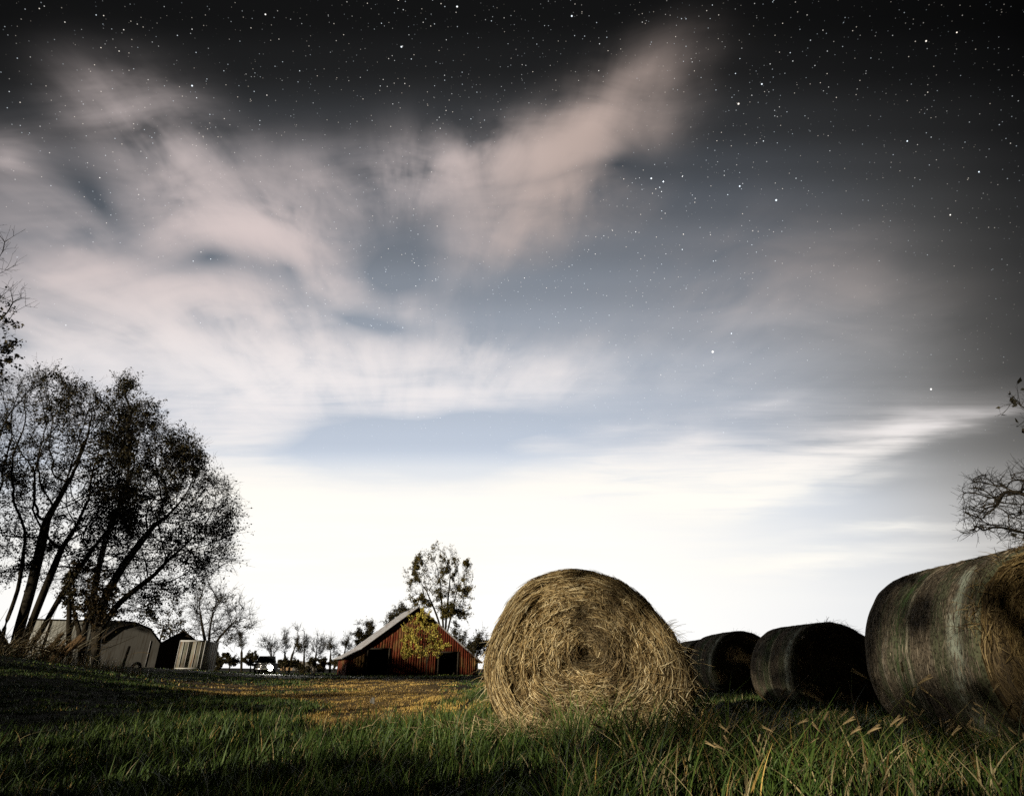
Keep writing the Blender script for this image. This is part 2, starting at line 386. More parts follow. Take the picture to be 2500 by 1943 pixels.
def grass(name, r0, r1, n, hmin, hmax, wid, segs, clump, amin=-54, amax=54, fdry=None, keep=None, pal=None):
    r = np.sqrt(rng.uniform(r0 ** 2, r1 ** 2, n)); a = R(1) * rng.uniform(amin, amax, n)
    x, y = r * np.sin(a), r * np.cos(a)
    # pull blades together into tussocks
    cx, cy = np.round(x / clump) * clump, np.round(y / clump) * clump
    jx = vnoise(cx * 17.3, cy * 11.7, 8) - .5; jy = vnoise(cx * 13.1, cy * 19.7, 9) - .5
    pull = rng.uniform(0, .75, n)
    x = x + (cx + jx * clump - x) * pull; y = y + (cy + jy * clump - y) * pull
    r = np.hypot(x, y)
    m = np.ones(n, bool) if keep is None else keep(x, y)
    dens = vnoise(x * 1.1 + 7, y * .8, 5) * .6 + vnoise(x * .3, y * .3, 6) * .4
    m &= rng.uniform(0, 1, n) < -.12 + 1.35 * dens
    m &= (hmax > .3) | (rng.uniform(0, 1, n) > .55 * sstep(.10, .2, x / np.maximum(y, .5)) * (1 - sstep(6, 9, y)))
    x, y, r, dens = x[m], y[m], r[m], dens[m]; n = len(x)
    dr = dryness(x, y)
    tall = sstep(.02, .12, x / np.maximum(y, .5)) * (1 - sstep(7, 11, y))        # long grass on the bale side
    H = rng.uniform(hmin, hmax, n) * (.55 + .8 * dens) * (1 - .5 * dr) * (1 + .12 * tall) * np.where(x / np.maximum(y, .5) < .06, .62, 1.0) * (1 - .45 * sstep(.4, .7, -x / np.maximum(y, .5)))
    H *= np.where(rng.uniform(0, 1, n) < .06, 1.5, 1.0)
    lean = rng.normal(0, .45, n); la = rng.uniform(0, 2 * np.pi, n)
    lean = np.abs(lean) + .12 + .12 * tall
    # prevailing lean towards the right
    dxy = np.stack([np.cos(la) + .35, np.sin(la) * .8], -1); dxy /= np.linalg.norm(dxy, axis=1, keepdims=True) + 1e-6
    K = segs + 1
    s = np.linspace(0, 1, K)[None]
    P = np.empty((n, K, 3))
    bend = lean[:, None] * (s ** 1.7) * H[:, None]
    P[..., 0] = x[:, None] + dxy[:, :1] * bend; P[..., 1] = y[:, None] + dxy[:, 1:] * bend
    P[..., 2] = terrain(x, y)[:, None] - .01 + s * H[:, None] * (1 - .25 * lean[:, None] * s)
    fa = rng.uniform(0, np.pi, n)
    S = np.stack([np.cos(fa), np.sin(fa), np.zeros(n)], -1)[:, None].repeat(K, 1)
    wd = wid * rng.uniform(.6, 1.4, n)[:, None] * (1 - s ** 1.5) + .0004
    vv, q = ribbons(P, wd, S)
    g1 = np.array([.028, .066, .011]); g2 = np.array([.12, .18, .036]); y1 = np.array([.74, .50, .14]); b1 = np.array([.20, .125, .045]); tn = np.array([.42, .34, .17])
    u = rng.uniform(0, 1, (n, 1)); w = rng.uniform(0, 1, (n, 1))
    green = g1 + (g2 - g1) * u
    dead = b1 + (y1 - b1) * np.clip(w * .6 + (vnoise(x * 1.3 + 11, y * .7, 12)[:, None] - .3) * 1.1, 0, 1)
    isdead = rng.uniform(0, 1, n) < np.clip(dr * 1.25, .025 + .04 * tall, 1)
    c = np.where(isdead[:, None], dead, green)
    straw = (rng.uniform(0, 1, n) < .05 + .16 * tall) & ~isdead
    c = np.where(straw[:, None], tn * (.6 + .5 * u), c)
    cols = np.repeat(c, K * 2, axis=0)
    return vv, q, cols
def not_bale(x, y):
    inb = ((np.abs(x - .78) < .75) & (y > 5.75) & (y < 6.9))
    return ~inb
bx0 = .70
gs = Soup()
for args in [dict(r0=1.9, r1=4.0, n=34000, hmin=.08, hmax=.24, wid=.0032, segs=4, clump=.16),
             dict(r0=4.0, r1=8.0, n=100000, hmin=.06, hmax=.22, wid=.0036, segs=3, clump=.22),
             dict(r0=8.0, r1=18., n=270000, hmin=.04, hmax=.15, wid=.0065, segs=2, clump=.5),
             dict(r0=18., r1=45., n=200000, hmin=.06, hmax=.17, wid=.016, segs=2, clump=1.1),
             dict(r0=45., r1=110., n=60000, hmin=.08, hmax=.2, wid=.05, segs=1, clump=2.5)]:
    v, q, c = grass('grass', keep=not_bale, **args)
    gs.add(v, q, None, c)
for args in [dict(r0=2.5, r1=4.6, n=4200, hmin=.18, hmax=.38, wid=.0045, segs=6, clump=.3, amin=9, amax=54),
             dict(r0=3.2, r1=7.0, n=3600, hmin=.24, hmax=.42, wid=.0042, segs=5, clump=.4, amin=-50, amax=20)]:
    v, q, c = grass('grass', keep=not_bale, **args)
    gs.add(v, q, None, c)
# hay shed around the foot of the golden bale
nh = 1500
hx = bx0 + rng.normal(0, .75, nh); hy = 5.55 + rng.normal(0, .35, nh) - .25 * np.abs(rng.normal(0, .6, nh))
hl = rng.uniform(.06, .24, nh); ha = rng.uniform(0, 6.28, nh); hp = rng.normal(.25, .35, nh); s4 = np.linspace(-.5, .5, 4)
P = np.empty((nh, 4, 3)); P[..., 0] = hx[:, None] + (np.cos(ha) * np.cos(hp) * hl)[:, None] * s4; P[..., 1] = hy[:, None] + (np.sin(ha) * np.cos(hp) * hl)[:, None] * s4
P[..., 2] = terrain(hx, hy)[:, None] + rng.uniform(.02, .13, nh)[:, None] + (np.sin(hp) * hl)[:, None] * s4
v, q = ribbons(P, np.full((nh, 4), .0021), norm(rng.normal(0, 1, (nh, 1, 3))).repeat(4, 1))
hc = np.array([.20, .13, .055]) + (np.array([.62, .50, .28]) - np.array([.20, .13, .055])) * rng.uniform(0, 1, (nh, 1))
gs.add(v, q, None, np.repeat(hc, 8, 0))
gobj = gs.build('grass', [M_GRASS])
tag(gobj, 'rough green and yellow grass covering the field around the hay bales', 'grass', None, 'stuff')

# ------------------------------------------------------------------ hay bales
def m_straw(t, b):
    c = vcol(t)
    return c
M_STRAW = material('loose_straw', m_straw, .7, .15)
def m_core(t, b):
    P = objco(t)
    n = t.noise(P, 14, 5, .65); n2 = t.noise(P, 3, 3, .5)
    bump(t, b, n, .9, .03)
    return t.mix(t.mr(n, .3, .7), (.02, .013, .006), t.mix(n2, (.07, .046, .02), (.12, .082, .036)))
M_CORE = material('packed_hay', m_core, .95, .05)
def m_net(t, b):
    P = objco(t)
    s = t.n('ShaderNodeSeparateXYZ'); t.put(s.inputs[0], P)
    ang = t.m('ARCTAN2', s.outputs[0], t.m('SUBTRACT', s.outputs[2], .66))
    cyl = t.comb(s.outputs[1], t.m('MULTIPLY', ang, .7), 0.0)
    fine = t.noise(t.mapping(cyl, sc=(34, 3.0, 1)), 1.0, 4, .65)
    mid = t.noise(t.mapping(cyl, sc=(9, 2.2, 1)), 1.0, 4, .6)
    band = t.noise(t.mapping(cyl, sc=(3.2, .35, 1)), 1.0, 3, .55)
    grain = t.noise(P, 42, 3, .65)
    c = t.mix(band, (.055, .043, .029), (.25, .205, .145))
    c = t.mix(t.mr(band, .50, .60, 0, .65), c, (.075, .10, .05))
    c = t.mix(t.mr(mid, .58, .72, 0, .75), c, (.33, .31, .25))
    c = t.mix(t.mr(fine, .55, .70, 0, .85), c, (.42, .35, .26))
    c = t.mix(t.mr(grain, .54, .36, 0, .85), c, (.02, .017, .012))
    yy = t.m('ADD', s.outputs[1], t.m('MULTIPLY', t.m('SUBTRACT', mid, .5), .05))
    seam = t.mr(t.m('ABSOLUTE', t.m('SUBTRACT', yy, .86)), .006, .03, .8, 0.0)
    c = t.mix(seam, c, (.40, .36, .26))
    algae = t.m('MULTIPLY', t.mr(t.m('ABSOLUTE', t.m('SUBTRACT', yy, .98)), .02, .12, 1.0, 0.0), t.mr(mid, .4, .6))
    c = t.mix(algae, c, (.075, .115, .045))
    bleach = t.m('MULTIPLY', t.mr(t.m('ABSOLUTE', t.m('SUBTRACT', yy, .24)), .02, .12, 1.0, 0.0), t.mr(t.noise(P, 4, 3, .6), .42, .6))
    c = t.mix(t.m('MULTIPLY', bleach, .8), c, (.42, .46, .36))
    h = t.m('ADD', t.m('MULTIPLY', fine, .5), t.m('MULTIPLY', grain, .8))
    bump(t, b, h, .7, .02)
    return c
M_NET = material('net_wrap', m_net, .97, .04)

OUT = np.array([(0, .85), (10, .81), (29, .735), (51, .70), (81, .705), (100, .73), (118, .765), (137, .80), (162, .825), (181, .875), (202, .94), (215, .94), (235, .80),
                (255, .69), (270, .66), (285, .69), (305, .80), (325, .95), (341, .98), (355, .875), (360, .85)])
def outline(theta, sx=1.0, sz=1.0):
    d = np.degrees(theta) % 360
    r = np.interp(d, OUT[:, 0], OUT[:, 1])
    r = (r + np.interp((d + 8) % 360, OUT[:, 0], OUT[:, 1]) + np.interp((d - 8) % 360, OUT[:, 0], OUT[:, 1])) / 3
    return np.stack([r * np.cos(theta) * sx, r * np.sin(theta) * sz], -1)
def bale_surface(theta, t, L, sx, sz, seed, rim=.17, lump=1.0):
    """theta round the bale, t 0..1 = centre of front face .. rim .. back along the side. Front face looks to -Y."""
    o = outline(theta, sx, sz)
    tf = np.clip(t / .5, 0, 1)                 # face part
    tr = np.clip((t - .5) / .12, 0, 1)         # rounded rim
    ts = np.clip((t - .62) / .38, 0, 1)        # side
    k = rim / .8
    frac = np.where(t < .5, tf * (1 - k), 1 - k + k * np.sin(tr * np.pi / 2))
    y = np.where(t < .5, -.05 * (1 - tf ** 2), rim * (1 - np.cos(tr * np.pi / 2))) + ts * (L - rim)
    lum = (vnoise(theta * 2.2 + seed, t * 9 + seed, 21) - .5) * .05 + (vnoise(theta * 7 + seed, t * 22, 22) - .5) * .035
    lum = lum * lump * sstep(0, .25, t)
    frac = frac + lum * (t > .4)
    y = y + (vnoise(o[..., 0] * frac * 5 + seed + 30, o[..., 1] * frac * 5 + 30, 23) - .5) * .10 * lump * (t < .55) + (vnoise(theta * 9 + seed, t * 26 + 7, 25) - .5) * .05 * lump * (t < .55) * sstep(0, .1, t)
    tw = tf * .8 / .105 + theta / (2 * np.pi) + (vnoise(theta * 1.5, t * 7, 26) - .5) * .9
    y = y + (.036 * np.abs(np.sin(np.pi * tw)) ** .5 * sstep(0, .08, tf) * (t < .5) + .17 * np.exp(-(tf / .10) ** 2) * (t < .5)) * lump
    x = o[..., 0] * frac; z = o[..., 1] * frac + .66 * sz
    return np.stack([x, y, z], -1)
def strands(n, t0, t1, L, sx, sz, seed, lmin, lmax, wid, out, jit, pal, k=5, tpow=.5, rim=.17, lump=1.0, wild=.12, cw=1):
    th0 = rng.uniform(0, 2 * np.pi, n)
    if t0 == 0: t = t1 * rng.uniform(0, 1, n) ** tpow
    else: t = rng.uniform(t0, t1, n)
    ln = rng.uniform(lmin, lmax, n)
    rr = np.linalg.norm(outline(th0), axis=-1) * np.where(t < .5, np.maximum(t / .5, .06), 1.0)
    s = np.linspace(-.5, .5, k)[None]
    ja = rng.normal(0, jit, n); wl = rng.uniform(0, 1, n) < wild; ja[wl] = rng.normal(0, .9, wl.sum())
    dth = cw * (ln / np.maximum(rr, .08) * np.cos(ja))[:, None] * s
    dt = (ln * np.sin(ja) * .55 * np.where(t < .5, 1.0, .45))[:, None] * s
    TH = th0[:, None] + dth; TT = np.clip(t[:, None] + dt, .004, .995)
    P = bale_surface(TH, TT, L, sx, sz, seed, rim, lump)
    e = 1e-3
    du = bale_surface(TH + e, TT, L, sx, sz, seed, rim, lump) - P; dv = bale_surface(TH, np.clip(TT + e, 0, 1), L, sx, sz, seed, rim, lump) - P
    N = norm(np.cross(du, dv)); 
    mid = P[:, k // 2]; cen = np.array([0, L * .5, .66 * sz])
    flip = np.sign(np.sum(N[:, k // 2] * (mid - cen), -1)); flip[flip == 0] = 1
    N = N * flip[:, None, None]
    lift = np.abs(rng.normal(0, out, n)) + .002
    arch = rng.uniform(-.6, .6, n)[:, None]
    tip = np.maximum(rng.normal(0, out * 1.6, n), 0)[:, None] * (s + .5) ** 2
    P = P + N * (lift[:, None] * (1 + arch * s) + tip)[..., None]
    T = np.gradient(P, axis=1); T = norm(T)
    roll = rng.normal(0, .7, n)[:, None, None]
    Sd = norm(np.cross(N, T)); Sd = norm(Sd * np.cos(roll) + N * np.sin(roll))
    wd = (wid * rng.uniform(.55, 1.5, n))[:, None] * (1 - .55 * np.abs(2 * s) ** 3)
    v, q = ribbons(P, wd, Sd)
    p = np.asarray(pal); u = rng.uniform(0, 1, n) * (len(p) - 1); i = np.minimum(u.astype(int), len(p) - 2); f = (u - i)[:, None]
    layer = np.floor(np.clip(t / .5, 0, 1) * .8 / .105 + th0 / (2 * np.pi))
    c = p[i] * (1 - f) + p[i + 1] * f
    c = c * (.55 + .8 * vnoise(layer * 3.7 + 1.3, th0 * .8 + layer, 27))[:, None]
    oo = outline(th0) * np.clip(t / .5, 0, 1.3)[:, None]
    wet = sstep(.58, .74, .65 * vnoise(oo[:, 0] * 2.6 + seed, oo[:, 1] * 2.6 + 3, 41) + .35 * vnoise(oo[:, 0] * 8 + seed, oo[:, 1] * 8, 42))[:, None]
    c = c * (1 - wet) + wet * (c * np.array([.42, .40, .38]) + np.array([.02, .017, .012]))

    return v, q, np.repeat(c, k * 2, axis=0)
def fly_strands(n, th0, th1, t0, t1, L, sx, sz, seed, lmin, lmax, wid, pal, rim=.17, droop=.3):
    """stalks sticking out of the bale"""
    th_ = rng.uniform(th0, th1, n); t = rng.uniform(t0, t1, n)
    P0 = bale_surface(th_, t, L, sx, sz, seed, rim)
    cen = np.array([0, L * .45, .66 * sz])
    N = norm(P0 - cen)
    d = norm(N * rng.uniform(.3, 1, (n, 1)) + rng.normal(0, .55, (n, 3)))
    ln = rng.uniform(lmin, lmax, n)
    k = 4; s = np.linspace(0, 1, k)
    P = P0[:, None] + d[:, None] * (ln[:, None] * s)[..., None]
    P[..., 2] -= droop * ln[:, None] * s ** 2
    Sd = norm(np.cross(d, rng.normal(0, 1, (n, 3))))[:, None].repeat(k, 1)
    v, q = ribbons(P, np.full((n, k), wid) * (1 - .6 * s), Sd)
    p = np.asarray(pal); c = p[rng.integers(0, len(p), n)]
    return v, q, np.repeat(c, k * 2, axis=0)
def bale_core(L, sx, sz, seed, parent, name, mats, rim=.17, back=True, lump=1.0):
    NT_, NS = 120, 64
    tt = np.concatenate([np.linspace(0.01, .5, 26), np.linspace(.51, .62, 10), np.linspace(.635, 1, 28)])
    th_ = np.linspace(0, 2 * np.pi, NT_ + 1)[:-1]
    TH, TT = np.meshgrid(th_, tt)
    P = bale_surface(TH, TT, L, sx, sz, seed, rim, lump)
    n = len(tt)
    cap = P[-1].copy(); c2 = cap.mean(0, keepdims=True); r1 = c2 + (cap - c2) * .93; r1[:, 1] += .04
    allv = np.concatenate([P.reshape(-1, 3), r1, c2 + np.array([[0, .05, 0]]), P[:1].mean(1)])
    idx = np.arange((n + 1) * NT_).reshape(n + 1, NT_); nx = np.roll(idx, -1, 1)
    q = np.stack([idx[:-1], idx[1:], nx[1:], nx[:-1]], -1).reshape(-1, 4)
    cb = (n + 1) * NT_
    t1 = np.stack([idx[-1], np.full(NT_, cb), nx[-1]], -1)
    t2 = np.stack([nx[0], np.full(NT_, cb + 1), idx[0]], -1)
    fm = None
    if len(mats) > 1:
        fm = np.concatenate([np.repeat((tt[:-1] > .53).astype(int), NT_), np.zeros(NT_, int), np.zeros(2 * NT_, int)])
    return np_mesh(name, allv, q, np.concatenate([t1, t2]), mats, None, True, parent, None, fm)

PAL = [(.035, .023, .010), (.13, .085, .036), (.38, .26, .11), (.62, .475, .235), (.82, .70, .44)]
PALD = [(.05, .033, .016), (.16, .11, .05), (.30, .22, .11), (.42, .34, .2)]
# front bale, straw on the face wound in a spiral
bx = .665; by = 5.72
B = empty('hay_bale', (bx, by, gz(bx, by) - .02), 'golden round hay bale with spiral end, standing alone in front of the barn field', 'hay bale', 'round hay bales', R(-4))
bale_core(1.25, 1.02, 1.0, 5.0, B, 'packed_core', [M_CORE])
so = Soup()
for a in [dict(n=26000, t0=0, t1=.5, lmin=.07, lmax=.32, wid=.0021, out=.013, jit=.14, tpow=.55, wild=.06),
          dict(n=6000, t0=0, t1=.5, lmin=.04, lmax=.2, wid=.0018, out=.02, jit=.4, tpow=.55),
          dict(n=14000, t0=.5, t1=.64, lmin=.1, lmax=.36, wid=.002, out=.008, jit=.16),
          dict(n=9000, t0=.62, t1=1, lmin=.1, lmax=.35, wid=.003, out=.01, jit=.14)]:
    v, q, c = strands(L=1.25, sx=1.02, sz=1, seed=5.0, pal=PAL, **a); so.add(v, q, None, c)
for a in [dict(n=420, th0=-.7, th1=.35, t0=.5, t1=.8, lmin=.06, lmax=.26),
          dict(n=160, th0=2.9, th1=4.1, t0=.55, t1=.8, lmin=.05, lmax=.2),
          dict(n=120, th0=.3, th1=2.9, t0=.5, t1=.8, lmin=.03, lmax=.08),
          dict(n=500, th0=3.7, th1=5.8, t0=.42, t1=.62, lmin=.06, lmax=.2)]:
    v, q, c = fly_strands(L=1.25, sx=1.02, sz=1, seed=5.0, wid=.0024, pal=PAL[2:], **a); so.add(v, q, None, c)
tag(so.build('loose_straw', [M_STRAW], B), None, None, None, 'stuff')

def wrapped_bale(loc, rz, L, sx, sz, seed, label, dense=1.0, endpal=PALD):
    B = empty('hay_bale', loc, label, 'hay bale', 'round hay bales', rz)
    bale_core(L, sx, sz, seed, B, 'wrapped_body', [M_CORE, M_NET], .10, lump=.4)
    so = Soup()
    for a in [dict(n=int(9000 * dense), t0=0, t1=.53, lmin=.06, lmax=.26, wid=.003, out=.012, jit=.3, tpow=.55, pal=endpal)]:
        v, q, c = strands(L=L, sx=sx, sz=sz, seed=seed, rim=.10, lump=.4, **a); so.add(v, q, None, c)
    v, q, c = fly_strands(int(420 * dense), .1, 3.0, .46, .6, L, sx, sz, seed, .04, .2, .0028, endpal, .10); so.add(v, q, None, c)
    tag(so.build('loose_straw', [M_STRAW], B), None, None, None, 'stuff')
    so = Soup()
    v, q, c = strands(int(5000 * dense), .56, .99, L, sx, sz, seed, .02, .09, .0019, .002, .10, [(.03, .024, .016), (.10, .08, .055), (.30, .25, .18)], rim=.10, lump=.4)
    so.add(v, q, None, c)
    tag(so.build('net_fibres', [M_STRAW], B), None, None, None, 'stuff')
    return B
wrapped_bale((4.19, 4.55, -.02), R(-2), 1.55, .98, 1.03, 11., 'big net wrapped grey hay bale cut off by the right edge', 2.0,
             [(.03, .02, .01), (.10, .066, .026), (.19, .135, .053), (.28, .21, .105)])
wrapped_bale((5.26, 10.2, -.08), R(3), 1.6, .95, .95, 17., 'dark wrapped hay bale with shaggy end, just left of the big grey bale')
wrapped_bale((5.55, 15.0, -.02), R(4), 1.6, 1.0, 1.0, 23., 'dark wrapped hay bale with pale top edge, second from the far row end', .6)
wrapped_bale((6.1, 19.6, .0), R(4), 1.6, 1.0, 1.0, 29., 'smallest looking dark hay bale, half hidden just right of the golden bale', .5)

# ------------------------------------------------------------------ trees
def m_bark(t, b):
    P = objco(t)
    n = t.noise(t.mapping(P, sc=(9, 9, 2)), 2.0, 5, .6)
    bump(t, b, n, .7, .03)
    return t.mix(n, (.014, .011, .008), (.055, .045, .03))
M_BARK = material('bark', m_bark, .95, .1)
M_LEAF = material('leaf', lambda t, b: vcol(t), .6, .2)

def grow(att, start, step, infl, kill, iters=120, up=0.0, maxn=9000):
    """space colonisation. start: list of polylines (arrays of points) for the trunk and main stems, all joined at the first point."""
    pos, par = [], []
    for ln in start:
        prev = -1 if not pos else 0
        if pos and np.linalg.norm(np.asarray(ln[0]) - pos[0]) > 1e-6: prev = -1
        for j, p in enumerate(ln):
            if j == 0 and prev == 0: continue
            pos.append(np.asarray(p, float)); par.append(prev); prev = len(pos) - 1
    att = np.asarray(att, float)
    pos_a = np.array(pos)
    nd = np.full(len(att), 1e9); ni = np.zeros(len(att), int)
    def upd(i0, pts):
        nonlocal nd, ni
        for c in range(0, len(pts), 200):
            d = np.linalg.norm(att[:, None] - pts[None, c:c + 200], axis=2)
            j = d.argmin(1); dm = d[np.arange(len(att)), j]
            b = dm < nd; nd = np.where(b, dm, nd); ni = np.where(b, i0 + c + j, ni)
    upd(0, pos_a)
    for it in range(iters):
        act = nd < infl
        if not act.any(): break
        idx = ni[act]; dv = norm(att[act] - pos_a[idx])
        u, inv = np.unique(idx, return_inverse=True)
        acc = np.zeros((len(u), 3)); np.add.at(acc, inv, dv)
        pd = np.array([pos_a[i] - pos_a[par[i]] if par[i] >= 0 else (0, 0, .1) for i in u]); pd = norm(pd)
        g = norm(norm(acc) + pd * .45 + rng.normal(0, .16, acc.shape) + np.array([0, 0, up]))
        new = pos_a[u] + g * step
        i0 = len(pos_a)
        pos_a = np.concatenate([pos_a, new]); par.extend(u.tolist())
        upd(i0, new)
        al = nd > kill
        att, nd, ni = att[al], nd[al], ni[al]
        if len(att) == 0 or len(pos_a) > maxn: break
    return pos_a, np.array(par)

def limbs(pos, par, r0, expo, rmax=None):
    n = len(pos); acc = np.zeros(n); nch = np.zeros(n, int)
    for i in range(n):
        if par[i] >= 0: nch[par[i]] += 1
    rad = np.zeros(n); order = np.arange(n)[::-1]
    for i in order:
        rad[i] = r0 if acc[i] == 0 else acc[i] ** (1 / expo)
        if par[i] >= 0: acc[par[i]] += rad[i] ** expo
    if rmax is not None:
        rad = r0 * (rad / r0) ** (math.log(rmax / r0) / math.log(rad.max() / r0))
    # chains
    big = np.full(n, -1)
    for i in range(n):
        p = par[i]
        if p >= 0 and (big[p] < 0 or rad[i] > rad[big[p]]): big[p] = i
    chains = []
    for i in range(n):
        p = par[i]
        if p < 0 or big[p] != i:
            ch = [p] if p >= 0 else []
            j = i
            while j >= 0: ch.append(j); j = big[j]
            if len(ch) > 1: chains.append(ch)
    sp = Soup()
    by_len = {}
    for ch in chains: by_len.setdefault((len(ch), rad[ch[1]] > .05), []).append(ch)
    for (ln, thick), L in by_len.items():
        A = np.array(L); P = pos[A]; Rd = rad[A].copy()
        Rd[:, 0] = np.minimum(Rd[:, 0], Rd[:, 1] * 1.15)
        Rd[:, -1] *= .5
        v, q = tubes(P, Rd, 7 if thick else 4)
        sp.add(v, q)
    return sp, rad

def tree(name, label, group, att, start, step, infl, kill, r0=.012, expo=2.3, rmax=None, twigs=3, twig_len=.5, twig_r=.006, leaves=0,
         leaf_size=.05, leaf_cols=((.02, .022, .01), (.05, .04, .015)), up=.05, twig_at=2.2, cat='tree', leaf_mask=None, iters=140, maxn=9000, sub=2, base=None):
    pos, par = grow(att, start, step, infl, kill, iters, up, maxn)
    b = np.asarray(start[0][0], float) if base is None else np.asarray(base, float)
    root = empty(name, tuple(b), label, cat, group)
    sp, rad = limbs(pos, par, r0, expo, rmax)
    for i in range(len(sp.v)): sp.v[i] = sp.v[i] - b.astype(np.float32)
    sp.build('trunk', [M_BARK], root, True)
    cs = Soup()
    cand = np.where((rad < r0 * twig_at) & (par >= 0))[0]
    pd = norm(pos[cand] - pos[par[cand]])
    n = len(cand) * twigs
    P0 = np.repeat(pos[cand], twigs, 0); d0 = np.repeat(pd, twigs, 0)
    d = norm(d0 * .9 + rng.normal(0, .55, (n, 3)) + np.array([0, 0, up]))
    ln = twig_len * rng.uniform(.35, 1.1, n)
    k = 4; s = np.linspace(0, 1, k)
    cur = rng.normal(0, .25, (n, 3))
    T = P0[:, None] + d[:, None] * (ln[:, None] * s)[..., None] + cur[:, None] * (ln[:, None] * s ** 2)[..., None]
    v, q = tubes(T - b, (twig_r * rng.uniform(.7, 1.2, n))[:, None] * (1 - .55 * s), 3)
    cs.add(v, q, None, (.014, .012, .009))
    # side twigs
    if sub:
        n2 = n * sub
        f = rng.uniform(.3, .95, n2); T_ = np.repeat(T, sub, 0)
        seg = np.minimum((f * (k - 1)).astype(int), k - 2); ff = (f * (k - 1) - seg)[:, None]
        ar = np.arange(n2)
        Q0 = T_[ar, seg] * (1 - ff) + T_[ar, seg + 1] * ff
        dd = norm(np.repeat(d, sub, 0) + rng.normal(0, .6, (n2, 3)))
        l2 = np.repeat(ln, sub) * rng.uniform(.25, .6, n2)
        T2 = Q0[:, None] + dd[:, None] * (l2[:, None] * np.linspace(0, 1, 3))[..., None]
        v, q = tubes(T2 - b, (twig_r * .65) * np.ones((n2, 1)) * np.array([[1, .8, .5]]), 3)
        cs.add(v, q, None, (.014, .012, .009))
    cs.build('twigs', [M_LEAF], root)
    if leaves:
        w = np.ones(n)
        if leaf_mask is not None: w = leaf_mask(P0)
        w = w * ((vnoise(P0[:, 0] * .6 + P0[:, 1] * .4, P0[:, 2] * .6, 31) * vnoise(P0[:, 0] * 1.7 - P0[:, 1], P0[:, 2] * 1.7, 32)) ** 2.2 + .006)
        pick = rng.choice(n, leaves, p=w / w.sum())
        f = rng.uniform(0.35, 1, leaves); seg = np.minimum((f * (k - 1)).astype(int), k - 2); ff = (f * (k - 1) - seg)[:, None]
        C = T[pick, seg] * (1 - ff) + T[pick, seg + 1] * ff + rng.normal(0, twig_len * .09, (leaves, 3)) - b
        leaf_mesh(C, leaf_size, leaf_cols, root)
    return root

def leaf_mesh(C, size, cols, root, name='crown'):
    n = len(C)
    a = norm(rng.normal(0, 1, (n, 3)) + np.array([0, 0, -.5])); bb = norm(np.cross(a, rng.normal(0, 1, (n, 3)))); cc = np.cross(a, bb)
    sz = (size * rng.uniform(.6, 1.4, n))[:, None]
    v = np.stack([C, C + a * sz * .55 + bb * sz * .38 + cc * sz * .1, C + a * sz * 1.15, C + a * sz * .55 - bb * sz * .38 + cc * sz * .1], 1).reshape(-1, 3)
    q = np.arange(n * 4).reshape(-1, 4)
    p = np.asarray(cols); u = rng.uniform(0, 1, (n, 1)); c = p[rng.integers(0, len(p), n)] * (.7 + .6 * u)
    return np_mesh(name, v, q, None, [M_LEAF], np.repeat(c, 4, 0), False, root)

def poly_pts(poly, n, Y, dY, edge=0.0):
    """n points of a volume whose outline at distance Y is the given polygon (photo pixels)"""
    p = np.asarray(poly, float); lo, hi = p.min(0), p.max(0)
    out = []
    while len(out) < n:
        c = rng.uniform(lo, hi, (n * 3, 2))
        ins = np.zeros(len(c), bool); j = len(p) - 1
        for i in range(len(p)):
            cr = ((p[i, 1] > c[:, 1]) != (p[j, 1] > c[:, 1])) & (c[:, 0] < (p[j, 0] - p[i, 0]) * (c[:, 1] - p[i, 1]) / (p[j, 1] - p[i, 1] + 1e-9) + p[i, 0])
            ins ^= cr; j = i
        out.extend(c[ins].tolist())
    c = np.array(out[:n])
    ctr = p.mean(0); k = np.clip(1 - (np.linalg.norm((c - ctr) / ((hi - lo) / 2), axis=1)) ** 2, .15, 1) ** .5
    Ys = Y + rng.uniform(-1, 1, n) * dY * k
    return np.array([at(a, b_, yy) for (a, b_), yy in zip(c, Ys)])
def line(pts, n=6):
    """smooth polyline through 3D points"""
    p = np.asarray(pts, float); t = np.linspace(0, len(p) - 1, (len(p) - 1) * n + 1)
    o = np.stack([np.interp(t, np.arange(len(p)), p[:, k]) for k in range(3)], -1)
    for _ in range(2): o[1:-1] = (o[:-2] + 2 * o[1:-1] + o[2:]) / 4
    return o
def base_at(px, Y):
    p = at(px, 1634, Y); return np.array([p[0], Y, gz(p[0], Y) - .05])

DARKLEAF = ((.018, .018, .008), (.035, .028, .010), (.06, .045, .014))
# big clump on the left: leaning stems from one stool
Y = 25
b0 = base_at(30, Y)
def stem(p0, *pp): return line([p0] + [at(a, c, yy) for a, c, yy in pp], 5)
tree('clump_tree', 'broad dark tree with five leaning trunks at the left edge, above the brush pile', 'trees beside the farmyard',
     poly_pts([(-260,1180),(-200,960),(-60,900),(30,930),(90,905),(140,900),(170,950),(215,935),(240,980),(300,930),(330,960),(330,1090),(345,1250),(330,1390),(230,1440),(60,1430),(-200,1420)], 4200, Y, 4.4),
     [stem(b0, (0,1560,Y), (45,1440,Y), (60,1330,Y-.5)), stem(b0, (40,1560,Y+.5), (78,1430,Y+.6), (110,1290,Y+1)),
      stem(b0, (62,1560,Y-.4), (105,1450,Y-1), (150,1340,Y-1.4)), stem(b0, (90,1560,Y+.8), (150,1450,Y+1.4), (220,1350,Y+1.6)),
      stem(b0, (-20,1540,Y-.3), (-60,1400,Y-.6), (-80,1280,Y-1))],
     .34, 3.0, .62, r0=.009, expo=2.25, rmax=.42, twigs=5, twig_len=.8, twig_r=.006, leaves=50000, leaf_size=.075, leaf_cols=DARKLEAF, sub=2)
